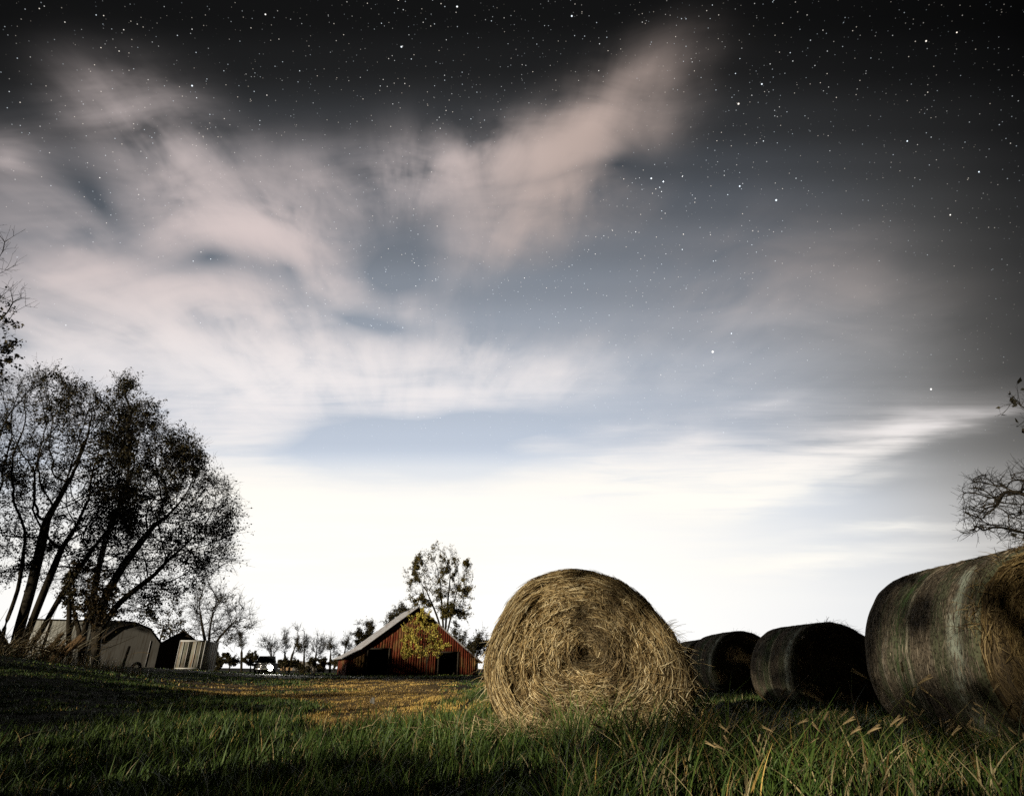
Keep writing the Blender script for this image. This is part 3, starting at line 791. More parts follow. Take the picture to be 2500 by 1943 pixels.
# right-hand tree of the left group
b1 = base_at(234, 27)
tree('leafy_tree', 'dark spreading tree with one thick trunk, its crown reaching right over the white shed', 'trees beside the farmyard',
     poly_pts([(230,1260),(290,1000),(300,985),(345,985),(370,985),(395,1040),(430,1050),(480,1085),(505,1150),(540,1160),(560,1190),(588,1215),(570,1250),(560,1300),(580,1360),(560,1400),(500,1395),(430,1480),(330,1520),(250,1500),(190,1480),(180,1400)], 4000, 27, 4.0),
     [stem(b1, (236,1560,27), (250,1470,27), (300,1380,27), (370,1290,27)), stem(b1, (232,1540,27.3), (228,1440,27.6), (262,1300,28)),
      stem(b1, (240,1545,26.6), (290,1470,26), (380,1400,25.5))],
     .34, 3.0, .62, r0=.009, expo=2.25, rmax=.30, twigs=5, twig_len=.8, twig_r=.006, leaves=44000, leaf_size=.075, leaf_cols=DARKLEAF, sub=2)
# crossed thin trunks between them
b2 = base_at(200, 24)
tree('forked_tree', 'thin forked tree with crossed trunks standing between the clump and the thick trunk', 'trees beside the farmyard',
     poly_pts([(150,1500),(150,1400),(230,1380),(290,1420),(290,1500),(230,1530)], 420, 24, 1.8),
     [stem(b2, (205,1545,24), (222,1480,24), (232,1440,24)), stem(b2, (196,1550,24.2), (182,1500,24.4), (176,1450,24.4))],
     .3, 2.2, .55, r0=.010, expo=2.3, rmax=.16, twigs=3, twig_len=.5, twig_r=.006, leaves=6000, leaf_size=.075, leaf_cols=((.03, .022, .008), (.06, .038, .011)), sub=1)
b3 = base_at(168, 23)
tree('sapling', 'slim upright sapling in front of the grey shed wall', 'trees beside the farmyard',
     poly_pts([(140,1480),(150,1400),(200,1380),(200,1470)], 120, 23, 1.0), [stem(b3, (168,1540,23), (170,1450,23))],
     .3, 2.2, .6, r0=.008, expo=2.3, rmax=.085, twigs=2, twig_len=.4, twig_r=.005, leaves=1200, leaf_size=.07, leaf_cols=DARKLEAF, sub=1)
# taller tree mostly outside the frame on the left
Y = 15
b4 = base_at(-420, Y)
tree('tall_tree', 'tall tree beyond the left edge, only bare twigs and a leafy spray in view', 'trees beside the farmyard',
     np.concatenate([poly_pts([(-900,900),(-700,500),(-400,380),(-120,520),(-40,700),(-60,900),(-100,1200),(-500,1350),(-850,1250)], 1300, Y, 3.5),
                     poly_pts([(-90,690),(20,680),(96,738),(70,770),(40,810),(50,880),(-90,940)], 260, Y, .8),
                     poly_pts([(-90,540),(50,570),(30,620),(62,655),(-80,670)], 130, Y, .5)]),
     [stem(b4, (-420,1500,Y), (-410,1250,Y), (-380,1000,Y), (-330,800,Y)), stem(b4, (-400,1480,Y), (-330,1250,Y), (-240,1000,Y))],
     .34, 2.6, .55, r0=.009, expo=2.25, rmax=.28, twigs=3, twig_len=.5, twig_r=.006, leaves=22000, leaf_size=.085, leaf_cols=DARKLEAF, sub=1,
     leaf_mask=lambda P: (np.arctan2(P[:, 2] - CAM_H, P[:, 1]) < R(33.5)) + .02)
# bare vase-shaped tree behind the trailer
Y = 78
b5 = base_at(508, Y)
tree('bare_tree', 'bare vase shaped tree rising behind the box trailer', 'bare trees at the field edge',
     poly_pts([(460,1560),(455,1480),(480,1420),(505,1395),(530,1430),(548,1455),(580,1462),(610,1490),(624,1520),(605,1545),(560,1570),(520,1575)], 1700, Y, 4.5),
     [stem(b5, (508,1590,Y), (512,1540,Y), (520,1490,Y)), stem(b5, (506,1590,Y), (496,1540,Y), (488,1490,Y)), stem(b5, (512,1592,Y), (540,1550,Y), (570,1520,Y))],
     .7, 6, 1.3, r0=.026, expo=2.3, rmax=.34, twigs=6, twig_len=1.5, twig_r=.02, leaves=1500, leaf_size=.15, leaf_cols=DARKLEAF, up=.15, sub=2)
b6 = base_at(412, 80)
tree('bare_tree', 'small bare tree showing above the dark shed roof', 'bare trees at the field edge',
     poly_pts([(370,1560),(385,1500),(420,1470),(450,1490),(455,1560),(420,1580)], 420, 80, 3.0), [stem(b6, (412,1590,80), (416,1540,80)), stem(b6, (410,1590,80), (440,1530,80))],
     .75, 6, 1.4, r0=.022, expo=2.3, rmax=.2, twigs=4, twig_len=1.4, twig_r=.016, leaves=1500, leaf_size=.2, leaf_cols=DARKLEAF, up=.15, sub=1)

# hedgerow trees along the horizon
Y = 118
rowt = [  # px base, polygon of the crown, label
 (590, [(572,1580),(575,1555),(592,1540),(604,1556),(606,1580),(590,1592)], 'small round headed bare tree just left of the parked truck'),
 (662, [(632,1588),(636,1568),(655,1562),(668,1572),(676,1555),(684,1560),(684,1590),(665,1610)], 'low two stemmed bare tree directly behind the truck cab'),
 (696, [(684,1570),(684,1540),(694,1535),(706,1545),(706,1580),(697,1600)], 'tallest slim upright tree of the row behind the truck'),
 (706, [(712,1590),(714,1560),(722,1540),(736,1545),(734,1570),(730,1600)], 'slim bare tree leaning right, beside the tallest of the row'),
 (742, [(724,1600),(730,1570),(744,1552),(754,1560),(756,1590),(752,1615)], 'leafy slender tree in front of the far pale roof'),
 (768, [(756,1590),(760,1560),(774,1543),(790,1555),(796,1580),(790,1610),(770,1615)], 'fan topped bare tree midway between truck and barn'),
 (806, [(796,1600),(798,1570),(806,1560),(816,1564),(820,1590),(814,1612)], 'narrow twin topped tree left of the barn'),
 (838, [(826,1590),(832,1570),(842,1562),(856,1556),(862,1580),(850,1600)], 'pale twigged tree nearest the low barn eave'),
]
for i, (px, poly, lab) in enumerate(rowt):
    bb = base_at(px, Y + (i % 3) * 4)
    cx_, cy_ = np.mean(poly, 0)
    tree('hedgerow_tree', lab, 'hedgerow trees on the horizon', poly_pts(poly, 260, Y + (i % 3) * 4, 2.2),
         [stem(bb, (px * .8 + cx_ * .2, 1612, Y + (i % 3) * 4), (px * .4 + cx_ * .6, 1588, Y + (i % 3) * 4))],
         .75, 7, 1.3, r0=.03, expo=2.3, rmax=.22, twigs=8, twig_len=1.7, twig_r=.026, leaves=1300, leaf_size=.13, leaf_cols=DARKLEAF, up=.25, sub=1)
bush = [(560, 1614, 19, 18, 'low dark bush right of the box trailer'), (612, 1612, 23, 16, 'dark bush behind the truck bed'), (690, 1624, 19, 14, 'dark bush right of the headlight'),
        (722, 1626, 16, 14, 'leafy bush beneath the right leaning hedgerow tree'), (756, 1622, 19, 18, 'leafy bush between the slender and fan topped trees'),
        (790, 1624, 21, 17, 'dense bush below the fan topped tree'), (826, 1626, 17, 16, 'small bush against the low barn eave'), (640, 1630, 17, 10, 'low bush seen past the truck hood'),
        (535, 1620, 17, 18, 'tangled bush at the rear of the box trailer')]
for i, (px, py, rx, ry, lab) in enumerate(bush):
    Yb = 108 + 5 * (i % 2)
    bb = base_at(px, Yb)
    poly = [(px + rx * math.cos(a) * random.uniform(.8, 1.2), py + ry * math.sin(a) * random.uniform(.8, 1.2)) for a in np.linspace(0, 6.28, 12)[:-1]]
    tree('bush', lab, 'bushes along the hedgerow', poly_pts([(q_, min(w_, 1640)) for q_, w_ in poly], 150, Yb, 2.0), [stem(bb, (px, py + ry * .8, Yb))], .7, 7, 1.2, r0=.03, expo=2.3, rmax=.12,
         twigs=4, twig_len=1.0, twig_r=.02, leaves=6500, leaf_size=.17, leaf_cols=DARKLEAF, up=.1, cat='bush', sub=1)
# trees round the barn
for (px, Yt, poly, lab, lv, nat) in [
    (1086, 92, [(975,1415),(1000,1370),(1015,1355),(1040,1340),(1060,1335),(1072,1322),(1090,1330),(1110,1345),(1140,1370),(1155,1400),(1162,1420),(1150,1450),(1148,1480),(1155,1515),(1130,1525),(1110,1510),(1060,1500),(1010,1480),(992,1450)], 'tall fan shaped tree with sparse yellowing leaves behind the barn', 11500, 1500)]:
    bb = base_at(px, Yt)
    tree('barn_tree', lab, None, poly_pts(poly, nat, Yt, 4.2),
         [stem(bb, (1084,1560,Yt), (1080,1500,Yt), (1076,1430,Yt)), stem(bb, (1085,1565,Yt), (1066,1500,Yt-.6), (1040,1440,Yt-1)), stem(bb, (1087,1565,Yt), (1102,1500,Yt+1), (1118,1430,Yt+1.2)),
          stem(bb, (1086,1562,Yt), (1090,1500,Yt+.6), (1098,1420,Yt+.6))],
         .8, 6.5, 1.6, r0=.02, expo=2.25, rmax=.42, twigs=5, twig_len=1.3, twig_r=.014, leaves=int(lv * 1.9), leaf_size=.16, leaf_cols=((.04, .035, .012), (.09, .075, .02), (.16, .12, .03)), up=.12, sub=1)
for (px, Yt, poly, lab, lv) in [
    (893, 100, [(862,1570),(866,1545),(880,1525),(900,1518),(918,1526),(928,1545),(925,1575),(890,1590)], 'dense round twiggy tree above the left slope of the barn roof', 5200),
    (968, 100, [(942,1535),(948,1505),(962,1488),(985,1480),(1000,1490),(1000,1530),(960,1545)], 'twiggy tree peeping over the barn roof just left of the ridge', 2600),
    (1118, 98, [(1090,1575),(1094,1545),(1112,1530),(1135,1535),(1145,1570),(1120,1590)], 'fine bare tree above the right slope of the barn roof', 1500),
    (1163, 96, [(1136,1600),(1140,1565),(1158,1545),(1176,1540),(1190,1556),(1190,1600),(1170,1615)], 'dark leafy tree squeezed between barn and golden bale', 4200)]:
    bb = base_at(px, Yt); c_ = np.mean(poly, 0)
    tree('round_tree', lab, 'trees behind the barn', poly_pts(poly, 420, Yt, 3.0), [stem(bb, (px, 1605, Yt), (c_[0], c_[1] + 12, Yt))], .8, 6.5, 1.4, r0=.025, expo=2.3, rmax=.25,
         twigs=6, twig_len=1.4, twig_r=.018, leaves=int(lv * 1.5), leaf_size=.16, leaf_cols=DARKLEAF, up=.2, sub=1)
Yt = 64
bb = base_at(1042, Yt)
tree('young_tree', 'small tree with bright yellow green leaves in front of the red barn wall', None,
     poly_pts([(978,1540),(990,1510),(1012,1496),(1036,1494),(1046,1522),(1070,1532),(1090,1555),(1094,1582),(1076,1604),(1044,1612),(1002,1608),(984,1575)], 480, Yt, 1.7),
     [stem(bb, (1042,1610,Yt), (1036,1570,Yt)), stem(bb, (1043,1612,Yt), (1058,1575,Yt))], .45, 4, .8, r0=.012, expo=2.3, rmax=.09, twigs=4, twig_len=.7, twig_r=.009,
     leaves=11000, leaf_size=.125, leaf_cols=((.46, .38, .07), (.62, .51, .11), (.32, .27, .06)), up=.1, sub=1)
# thorny bush above the big bale
Yt = 8.2
bb = base_at(2600, Yt)
tree('thorn_bush', 'bare thorny branches hanging over the big grey bale at the right edge', None,
     np.concatenate([poly_pts([(2345,1240),(2370,1190),(2340,1170),(2400,1150),(2440,1180),(2480,1130),(2600,1100),(2700,1200),(2650,1400),(2520,1360),(2440,1310),(2350,1310)], 900, Yt, 1.1),
                     poly_pts([(2460,1010),(2520,960),(2600,1000),(2600,1120),(2520,1090)], 60, Yt, .5)]),
     [line([bb, at(2620,1400,Yt), at(2560,1260,Yt), at(2500,1205,Yt), at(2470,1200,Yt)], 5),
      line([bb, at(2640,1400,Yt), at(2600,1250,Yt), at(2520,1190,Yt+.2)], 5),
      line([bb, at(2660,1400,Yt), at(2600,1320,Yt+.2), at(2500,1300,Yt+.2)], 5)],
     .09, 1.1, .11, r0=.005, expo=2.5, rmax=.07, twigs=2, twig_len=.2, twig_r=.0036, leaves=60, leaf_size=.085, leaf_cols=((.02, .018, .012), (.035, .03, .018)), up=0, sub=1, cat='bush',
     leaf_mask=lambda P: (P[:, 2] > 3.95) * 1.0 + .004)

# ------------------------------------------------------------------ barn
def m_barn(t, b):
    P = objco(t)
    c0 = vcol(t)
    s = t.mapping(P, sc=(4, 4, .55))
    n = t.noise(s, 1.6, 6, .65); n2 = t.noise(P, .45, 4, .6); fine = t.noise(t.mapping(P, sc=(30, 30, 1.5)), 1.0, 4, .6)
    red = t.mix(n, (.065, .014, .008), (.23, .05, .023))
    wood = t.mix(fine, (.07, .042, .018), (.34, .20, .075))
    rot = t.noise(t.mapping(P, loc=(4, 0, 2), sc=(1, 1, .6)), .9, 5, .65)
    f = t.mr(t.m('ADD', t.m('MULTIPLY', n, .45), t.m('MULTIPLY', n2, .7)), .55, .69)
    bump(t, b, fine, .5, .02)
    c = t.mix(f, red, wood)
    c = t.mix(t.mr(rot, .52, .70, 0, .7), c, (.028, .019, .012))
    return t.mix(1.0, c, c0, 'MULTIPLY')
M_BARN = material('weathered_red_boards', m_barn, .9, .1)
def m_tin(t, b):
    P = objco(t)
    n = t.noise(t.mapping(P, sc=(.5, .5, 2.5)), 1.5, 5, .6)
    return t.mix(t.mr(n, .5, .7), (.42, .41, .41), (.24, .17, .13))
M_TIN = material('old_roof_tin', m_tin, .5, .4)
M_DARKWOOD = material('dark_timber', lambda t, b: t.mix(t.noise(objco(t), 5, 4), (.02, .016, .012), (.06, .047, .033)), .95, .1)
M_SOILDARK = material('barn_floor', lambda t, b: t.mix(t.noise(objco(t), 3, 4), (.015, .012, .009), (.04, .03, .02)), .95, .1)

YB = 70.0
barn_p = at(1011, 1647, YB)
barn = empty('barn', (barn_p[0], YB, gz(barn_p[0], YB) - .02), 'old red board barn with steep tin roof and two dark openings', 'barn', None, R(22))
# gable outline in barn coordinates: x across, z up
RW = [(-7.5, 1.75), (-5.9, 2.55), (.0, 6.95), (7.4, 1.42)]
def roof_z(x): return np.interp(x, [p[0] for p in RW], [p[1] for p in RW])
DEPTH = 7.5
wall = Soup()
openings = [(-5.2, -2.85, 0, 2.62), (2.6, 4.9, 0, 2.35)]
x = -7.2
while x < 7.1:
    w = random.uniform(.22, .32); x1 = min(x + w, 7.1)
    z0, z1a, z1b = 0.0, roof_z(x) - .03, roof_z(x1) - .03
    for (a, c, lo, hi) in openings:
        if x1 > a + .02 and x < c - .02:
            z0 = hi
    dy = random.uniform(-.02, .02); cshade = random.uniform(.86, 1.06)
    g = .006
    v = [(x + g, dy, z0), (x1 - g, dy, z0), (x1 - g, dy, z1b), (x + g, dy, z1a), (x + g, dy + .04, z0), (x1 - g, dy + .04, z0), (x1 - g, dy + .04, z1b), (x + g, dy + .04, z1a)]
    wall.add(v, [(0, 1, 2, 3), (5, 4, 7, 6), (4, 0, 3, 7), (1, 5, 6, 2), (4, 5, 1, 0), (3, 2, 6, 7)], None, (cshade, cshade, cshade))
    x = x1
wall.build('gable_wall', [M_BARN], barn)
for sx_, zt in ((-7.2, 1.86), (7.1, 1.6)):
    yy = .1; sw = Soup()
    while yy < DEPTH:
        w = random.uniform(.22, .32); c_ = random.uniform(.7, 1.1)
        sw.box((sx_ - .02, yy + .01, 0), (sx_ + .02, yy + w - .01, zt - .1), (c_, c_, c_)); yy += w
    sw.build('side_wall', [M_BARN], barn)
bw = Soup()
xs = [-7.25, -5.9, .0, 7.15]
for a, c in zip(xs[:-1], xs[1:]):
    v = [(a, DEPTH, 0), (c, DEPTH, 0), (c, DEPTH, roof_z(c) - .05), (a, DEPTH, roof_z(a) - .05), (a, DEPTH + .1, 0), (c, DEPTH + .1, 0), (c, DEPTH + .1, roof_z(c) - .05), (a, DEPTH + .1, roof_z(a) - .05)]
    bw.add(v, [(0, 1, 2, 3), (5, 4, 7, 6), (4, 0, 3, 7), (1, 5, 6, 2), (4, 5, 1, 0), (3, 2, 6, 7)])
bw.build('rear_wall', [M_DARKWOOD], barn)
rf = Soup()
prof = [(-7.75, 1.62)] + RW[1:3] + [(7.65, 1.23)]
px_, pz_ = [p[0] for p in prof], [p[1] for p in prof]
xx = np.linspace(prof[0][0], prof[-1][0], 60); xx = np.sort(np.unique(np.concatenate([xx, px_])))
ys = np.linspace(-.45, DEPTH + .4, 90)
zz = np.interp(xx, px_, pz_)
zz[1:-1] = np.where(np.abs(xx[1:-1] - .0) < .05, zz[1:-1], (zz[:-2] + 2 * zz[1:-1] + zz[2:]) / 4)
G = np.stack(np.broadcast_arrays(xx[:, None], ys[None], zz[:, None] + .025 * np.sin(ys[None] * 9.0) + .06), -1)
G2 = G.copy(); G2[..., 2] -= .09
n1, n2 = G.shape[:2]
id_ = np.arange(n1 * n2).reshape(n1, n2)
def gq_(i): return np.stack([i[:-1, :-1], i[1:, :-1], i[1:, 1:], i[:-1, 1:]], -1).reshape(-1, 4)
qa = np.concatenate([gq_(id_), gq_(id_ + n1 * n2)[:, ::-1]])
def edge(i): return np.stack([i[:-1], i[1:], i[1:] + n1 * n2, i[:-1] + n1 * n2], -1)
qa = np.concatenate([qa, edge(id_[:, 0])[:, ::-1], edge(id_[:, -1]), edge(id_[0, :]), edge(id_[-1, :])[:, ::-1]])
rf.add(np.concatenate([G.reshape(-1, 3), G2.reshape(-1, 3)]), qa)
rf.build('roof', [M_TIN], barn)
for (a, c, lo, hi) in openings:
    fr = Soup()
    fr.box((a - .06, -.09, 0), (a + .1, .05, hi + .06)); fr.box((c - .1, -.09, 0), (c + .06, .05, hi + .06)); fr.box((a + .1, -.085, hi - .1), (c - .1, .05, hi + .055))
    fr.build('door_frame', [M_DARKWOOD], barn)
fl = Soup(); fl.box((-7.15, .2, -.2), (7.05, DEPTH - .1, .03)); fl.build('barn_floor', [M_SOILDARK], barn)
for a in (-5.6, -1.0, 2.2, 6.0):
    for yy in (2.5, 5.0):
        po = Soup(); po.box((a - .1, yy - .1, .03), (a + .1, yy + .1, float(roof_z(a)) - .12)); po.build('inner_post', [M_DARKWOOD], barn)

# ------------------------------------------------------------------ farmyard sheds
def m_white(t, b):
    P = objco(t); n = t.noise(P, 1.2, 5, .6); n2 = t.noise(t.mapping(P, sc=(8, 8, .6)), 1.0, 4, .6)
    c = t.mix(n, (.12, .112, .10), (.25, .238, .21))
    return t.mix(t.mr(n2, .48, .68, 0, .75), c, (.09, .07, .05))
M_WHITE = material('chalky_white_wall', m_white, .85, .2)
def m_grey(t, b):
    P = objco(t); s = t.n('ShaderNodeSeparateXYZ'); t.put(s.inputs[0], P)
    w = t.m('SINE', t.m('MULTIPLY', s.outputs[0], 22.0))
    bump(t, b, w, .35, .02)
    return t.mix(t.noise(P, .8, 4), (.22, .22, .195), (.31, .30, .265))
M_GREY = material('corrugated_grey', m_grey, .5, .4)
def gable_shed(name, label, px, pyb, Y, w, eave, ridge, depth, mat, roofmat, rz=0.0, group=None, over=.25, kink=None):
    p = at(px, pyb, Y)
    r = empty(name, (p[0], Y, p[2] - .05), label, 'shed', group, rz)
    hw = w / 2
    pr = [(-hw, 0), (hw, 0), (hw, eave)] + ([(hw * .55, kink)] if kink else []) + [(0, ridge)] + ([(-hw * .55, kink)] if kink else []) + [(-hw, eave)]
    n = len(pr)
    v = [(a, 0, c) for a, c in pr] + [(a, depth, c) for a, c in pr]
    polys = [tuple(range(n)), tuple(range(2 * n - 1, n - 1, -1)), (0, n - 1, 2 * n - 1, n), (1, 1 + n, 2 + n, 2)]
    np_mesh('walls', v, None, None, [mat], None, False, r, polys)
    top = pr[2:]
    s = Soup()
    tv = []
    for i, (a, c) in enumerate(top):
        o = over if i == 0 else (-over if i == len(top) - 1 else 0)
        drop = -.08 if i in (0, len(top) - 1) else 0
        tv.append((a + o, c + .03 + drop))
    k = len(tv)
    v = [(a, -over, c) for a, c in tv] + [(a, depth + over, c) for a, c in tv] + [(a, -over, c + .12) for a, c in tv] + [(a, depth + over, c + .12) for a, c in tv]
    q = []
    for i in range(k - 1):
        q += [(i, i + 1, k + i + 1, k + i), (2 * k + i, 3 * k + i, 3 * k + i + 1, 2 * k + i + 1), (i, 2 * k + i, 2 * k + i + 1, i + 1), (k + i, k + i + 1, 3 * k + i + 1, 3 * k + i)]
    q += [(0, k, 3 * k, 2 * k), (k - 1, 3 * k - 1, 4 * k - 1, 2 * k - 1)]
    s.add(v, q)
    s.build('roof', [roofmat], r)
    return r
ws = gable_shed('white_shed', 'chalky white shed with a rounded dark roof edge, half hidden under the spreading tree', 304, 1627, 50, 4.1, 1.75, 3.15, 7, M_WHITE, M_DARKWOOD, R(36), None, .12, 2.75)
s = Soup(); s.box((1.35, -.03, .05), (1.39, -.005, 1.95)); s.build('corner_strip', [M_TIN], ws)
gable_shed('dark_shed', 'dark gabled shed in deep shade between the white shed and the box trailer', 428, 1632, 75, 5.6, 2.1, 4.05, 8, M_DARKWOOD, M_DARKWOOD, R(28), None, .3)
mb = at(60, 1596, 62)
msh = empty('metal_shed', (mb[0], 62, mb[2] - .4), 'pale grey corrugated shed seen between the leaning trunks', 'shed', None, R(22))
s = Soup()
s.box((-.5, 0, -1.2), (7.2, 10, 3.6)); s.build('walls', [M_GREY], msh)
s = Soup()
v = [(-.8, -.3, 3.6), (7.9, -.3, 3.6), (7.9, 10.3, 3.6), (-.8, 10.3, 3.6), (-.8, 5, 3.85), (7.9, 5, 3.85)]
s.add(v, [(0, 1, 5, 4), (2, 3, 4, 5), (3, 2, 1, 0)], [(1, 2, 5), (3, 0, 4)]); s.build('roof', [M_DARKWOOD], msh)
for a in (1.2, 3.1, 5.6):
    s = Soup(); s.box((a, -.09, .1), (a + .09, -.003, 3.5)); s.build('wall_seam', [M_TIN], msh)

# box trailer
def m_trailer(t, b):
    P = objco(t); n = t.noise(P, 2.2, 5, .65); n2 = t.noise(t.mapping(P, sc=(7, 7, .5)), 1.0, 4, .6)
    c = t.mix(n, (.19, .178, .15), (.33, .31, .26))
    c = t.mix(t.mr(n, .44, .56, 0, .8), c, (.16, .17, .12))
    return t.mix(t.mr(n2, .5, .64, 0, .85), c, (.20, .10, .045))
M_TRAILER = material('rust_streaked_white', m_trailer, .7, .3)
M_RUBBER = material('rubber', lambda t, b: (.015, .015, .015), .8, .2)
M_STEEL = material('galvanised', lambda t, b: t.mix(t.noise(objco(t), 4, 3), (.5, .49, .46), (.62, .61, .58)), .4, .5)
tp = at(457, 1634, 65)
tr = empty('box_trailer', (tp[0], 65, gz(tp[0], 65)), 'old white box trailer with rust streaked rear doors parked before the bare tree', 'trailer', None, R(13))
s = Soup(); s.box((-1.22, .06, -.1), (1.22, 6.1, 2.74)); s.build('box', [M_TRAILER], tr)
for sgn in (-1, 1):
    s = Soup(); x0, x1 = (-1.17, -.02) if sgn < 0 else (.02, 1.17)
    s.box((x0, 0, .05), (x1, .055, 2.62))
    d = s.build('rear_door', [M_TRAILER], tr)
    s = Soup()
    for fx in (.3, .72):
        xx_ = x0 + (x1 - x0) * fx
        s.box((xx_ - .025, -.06, .28), (xx_ + .025, -.005, 2.6))
    s.build('lock_bar', [M_STEEL], d)
s = Soup()
for xx_ in (-1.23, 1.17): s.box((xx_, -.03, .1), (xx_ + .06, .07, 2.76))
s.box((-1.17, -.03, 2.63), (1.17, .05, 2.77)); s.box((-1.17, -.04, .1), (1.17, .05, .2)); s.build('door_frame', [M_STEEL], tr)
s = Soup()
for k_ in range(7): s.box((1.222, .3 + k_ * .9, .1), (1.25, .36 + k_ * .9, 2.65))
s.build('side_ribs', [M_TRAILER], tr)

def wheel(parent, x, y, r, w, name='wheel'):
    a = np.linspace(0, 2 * np.pi, 29)[:-1]
    prof = [(-w / 2, r * .55), (-w / 2, r * .92), (-w / 2 + .03, r), (w / 2 - .03, r), (w / 2, r * .92), (w / 2, r * .55)]
    v = np.array([[(px0, pr_ * math.cos(t_), r + pr_ * math.sin(t_)) for t_ in a] for px0, pr_ in prof])
    idx = np.arange(v.shape[0] * 28).reshape(-1, 28); nx = np.roll(idx, -1, 1)
    q = np.stack([idx[:-1], idx[1:], nx[1:], nx[:-1]], -1).reshape(-1, 4)
    o = np_mesh('wheel', v.reshape(-1, 3), q, None, [M_RUBBER], None, True, parent); o.location = (x, y, 0)
    v2 = [[(s_ * w * .42, r * .56 * math.cos(t_), r + r * .56 * math.sin(t_)) for t_ in a] for s_ in (-1, 1)]
    vv = np.array(v2).reshape(-1, 3)
    ids = np.arange(28)
    np_mesh('rim', vv, np.stack([ids, np.roll(ids, -1), np.roll(ids, -1) + 28, ids + 28], -1).tolist() and None, None, [M_STEEL], None, False, o,
            [tuple(range(27, -1, -1)), tuple(range(28, 56))] + [(int(i), int((i + 1) % 28), int((i + 1) % 28 + 28), int(i + 28)) for i in ids])
    return o
# truck facing the camera with one headlight burning
M_PAINT = material('dark_truck_paint', lambda t, b: t.mix(t.noise(objco(t), 3, 3), (.018, .018, .02), (.03, .03, .032)), .75, .12)
M_GLASS = material('dark_window_glass', lambda t, b: (.015, .016, .018), .3, .2)
def m_lamp(t, b):
    b.inputs['Emission Color'].default_value = (1, .97, .9, 1); b.inputs['Emission Strength'].default_value = 40.0
    return (.9, .9, .85)
M_LAMP = material('lit_headlamp', m_lamp, .2, .5)
M_LENS = material('unlit_headlamp', lambda t, b: (.35, .35, .34), .15, .5)
M_CHROME = material('chrome_trim', lambda t, b: (.55, .55, .55), .25, .5, .8)
kp = at(640, 1640, 70)
tk = empty('pickup_truck', (kp[0], 70, gz(kp[0], 70)), 'dark pickup truck facing the field with one headlight burning', 'truck', None, R(14))
def extrude_profile(s, prof, x0, x1, inset=None):
    n = len(prof)
    v = [(x0, y, z) for y, z in prof] + [(x1, y, z) for y, z in prof]
    me_polys = [tuple(range(n)), tuple(range(2 * n - 1, n - 1, -1))] + [(i, i + n, (i + 1) % n + n, (i + 1) % n) for i in range(n)]
    return v, me_polys
v, pl = extrude_profile(None, [(0, .42), (0, .95), (.12, 1.05), (1.35, 1.14), (5.3, 1.12), (5.35, .5), (4.6, .42), (1.4, .38)], -.96, .96)
body = np_mesh('body', v, None, None, [M_PAINT], None, False, tk, pl)
bv = body.modifiers.new('bevel', 'BEVEL'); bv.width = .05; bv.segments = 2
n_ = [(-.92, 1.2, 1.1), (.92, 1.2, 1.1), (.92, 3.3, 1.1), (-.92, 3.3, 1.1), (-.78, 1.85, 1.82), (.78, 1.85, 1.82), (.8, 3.05, 1.82), (-.8, 3.05, 1.82)]
cabo = np_mesh('cab', n_, None, None, [M_PAINT], None, False, tk, [(3, 2, 1, 0), (4, 5, 6, 7), (0, 1, 5, 4), (1, 2, 6, 5), (2, 3, 7, 6), (3, 0, 4, 7)])
bv = cabo.modifiers.new('bevel', 'BEVEL'); bv.width = .05; bv.segments = 2
np_mesh('windscreen', [(-.78, 1.22, 1.18), (.78, 1.22, 1.18), (.68, 1.76, 1.76), (-.68, 1.76, 1.76)], None, None, [M_GLASS], None, False, cabo, [(0, 1, 2, 3)])
np_mesh('side_window', [(-.935, 1.5, 1.2), (-.955, 2.6, 1.2), (-.83, 2.6, 1.72), (-.83, 1.95, 1.72)], None, None, [M_GLASS], None, False, cabo, [(3, 2, 1, 0)])
s = Soup(); s.box((-.9, -.1, .42), (.9, -.01, .6)); s.build('bumper', [M_CHROME], tk)
s = Soup()
for k_ in range(5): s.box((-.55, -.03, .66 + k_ * .06), (.55, -.004, .69 + k_ * .06))
s.build('grille', [M_CHROME], tk)
s = Soup(); s.box((-.86, .0, 1.075), (.86, .1, 1.1)); s.build('hood_trim', [M_CHROME], tk)
for xx_, mt in ((-.75, M_LENS), (.75, M_LAMP)):
    a = np.linspace(0, 2 * np.pi, 25)[:-1]
    rr, lz = (.13, .80) if mt is M_LENS else (.34, .62)
    v = [(xx_ + rr * .8 * math.cos(t_), -.02, lz + rr * .8 * math.sin(t_)) for t_ in a] + [(xx_ + rr * .5 * math.cos(t_), -.06, lz + rr * .5 * math.sin(t_)) for t_ in a] + [(xx_, -.07, lz)]
    pl = [(i, (i + 1) % 24, (i + 1) % 24 + 24, i + 24) for i in range(24)] + [(i + 24, (i + 1) % 24 + 24, 48) for i in range(24)]
    np_mesh('headlight', v, None, None, [mt], None, True, tk, pl)
for xx_ in (-1.0, 1.0):
    s = Soup(); s.box((xx_ - .1, 1.45, 1.12), (xx_ + .1, 1.55, 1.34)); s.build('wing_mirror', [M_PAINT], tk)
for xx_ in (-.82, .82):
    for yy in (.95, 4.2): wheel(tk, xx_, yy, .39, .24)
lamp_d = bpy.data.lights.new('headlight_beam', 'SPOT'); lamp_d.energy = 9000; lamp_d.spot_size = R(70); lamp_d.spot_blend = .6; lamp_d.color = (1, .96, .88); lamp_d.shadow_soft_size = .08
lo = bpy.data.objects.new('headlight_beam', lamp_d); col.objects.link(lo); lo.parent = tk; lo.location = (.75, -.25, .62); lo.rotation_euler = (R(76), 0, R(180))

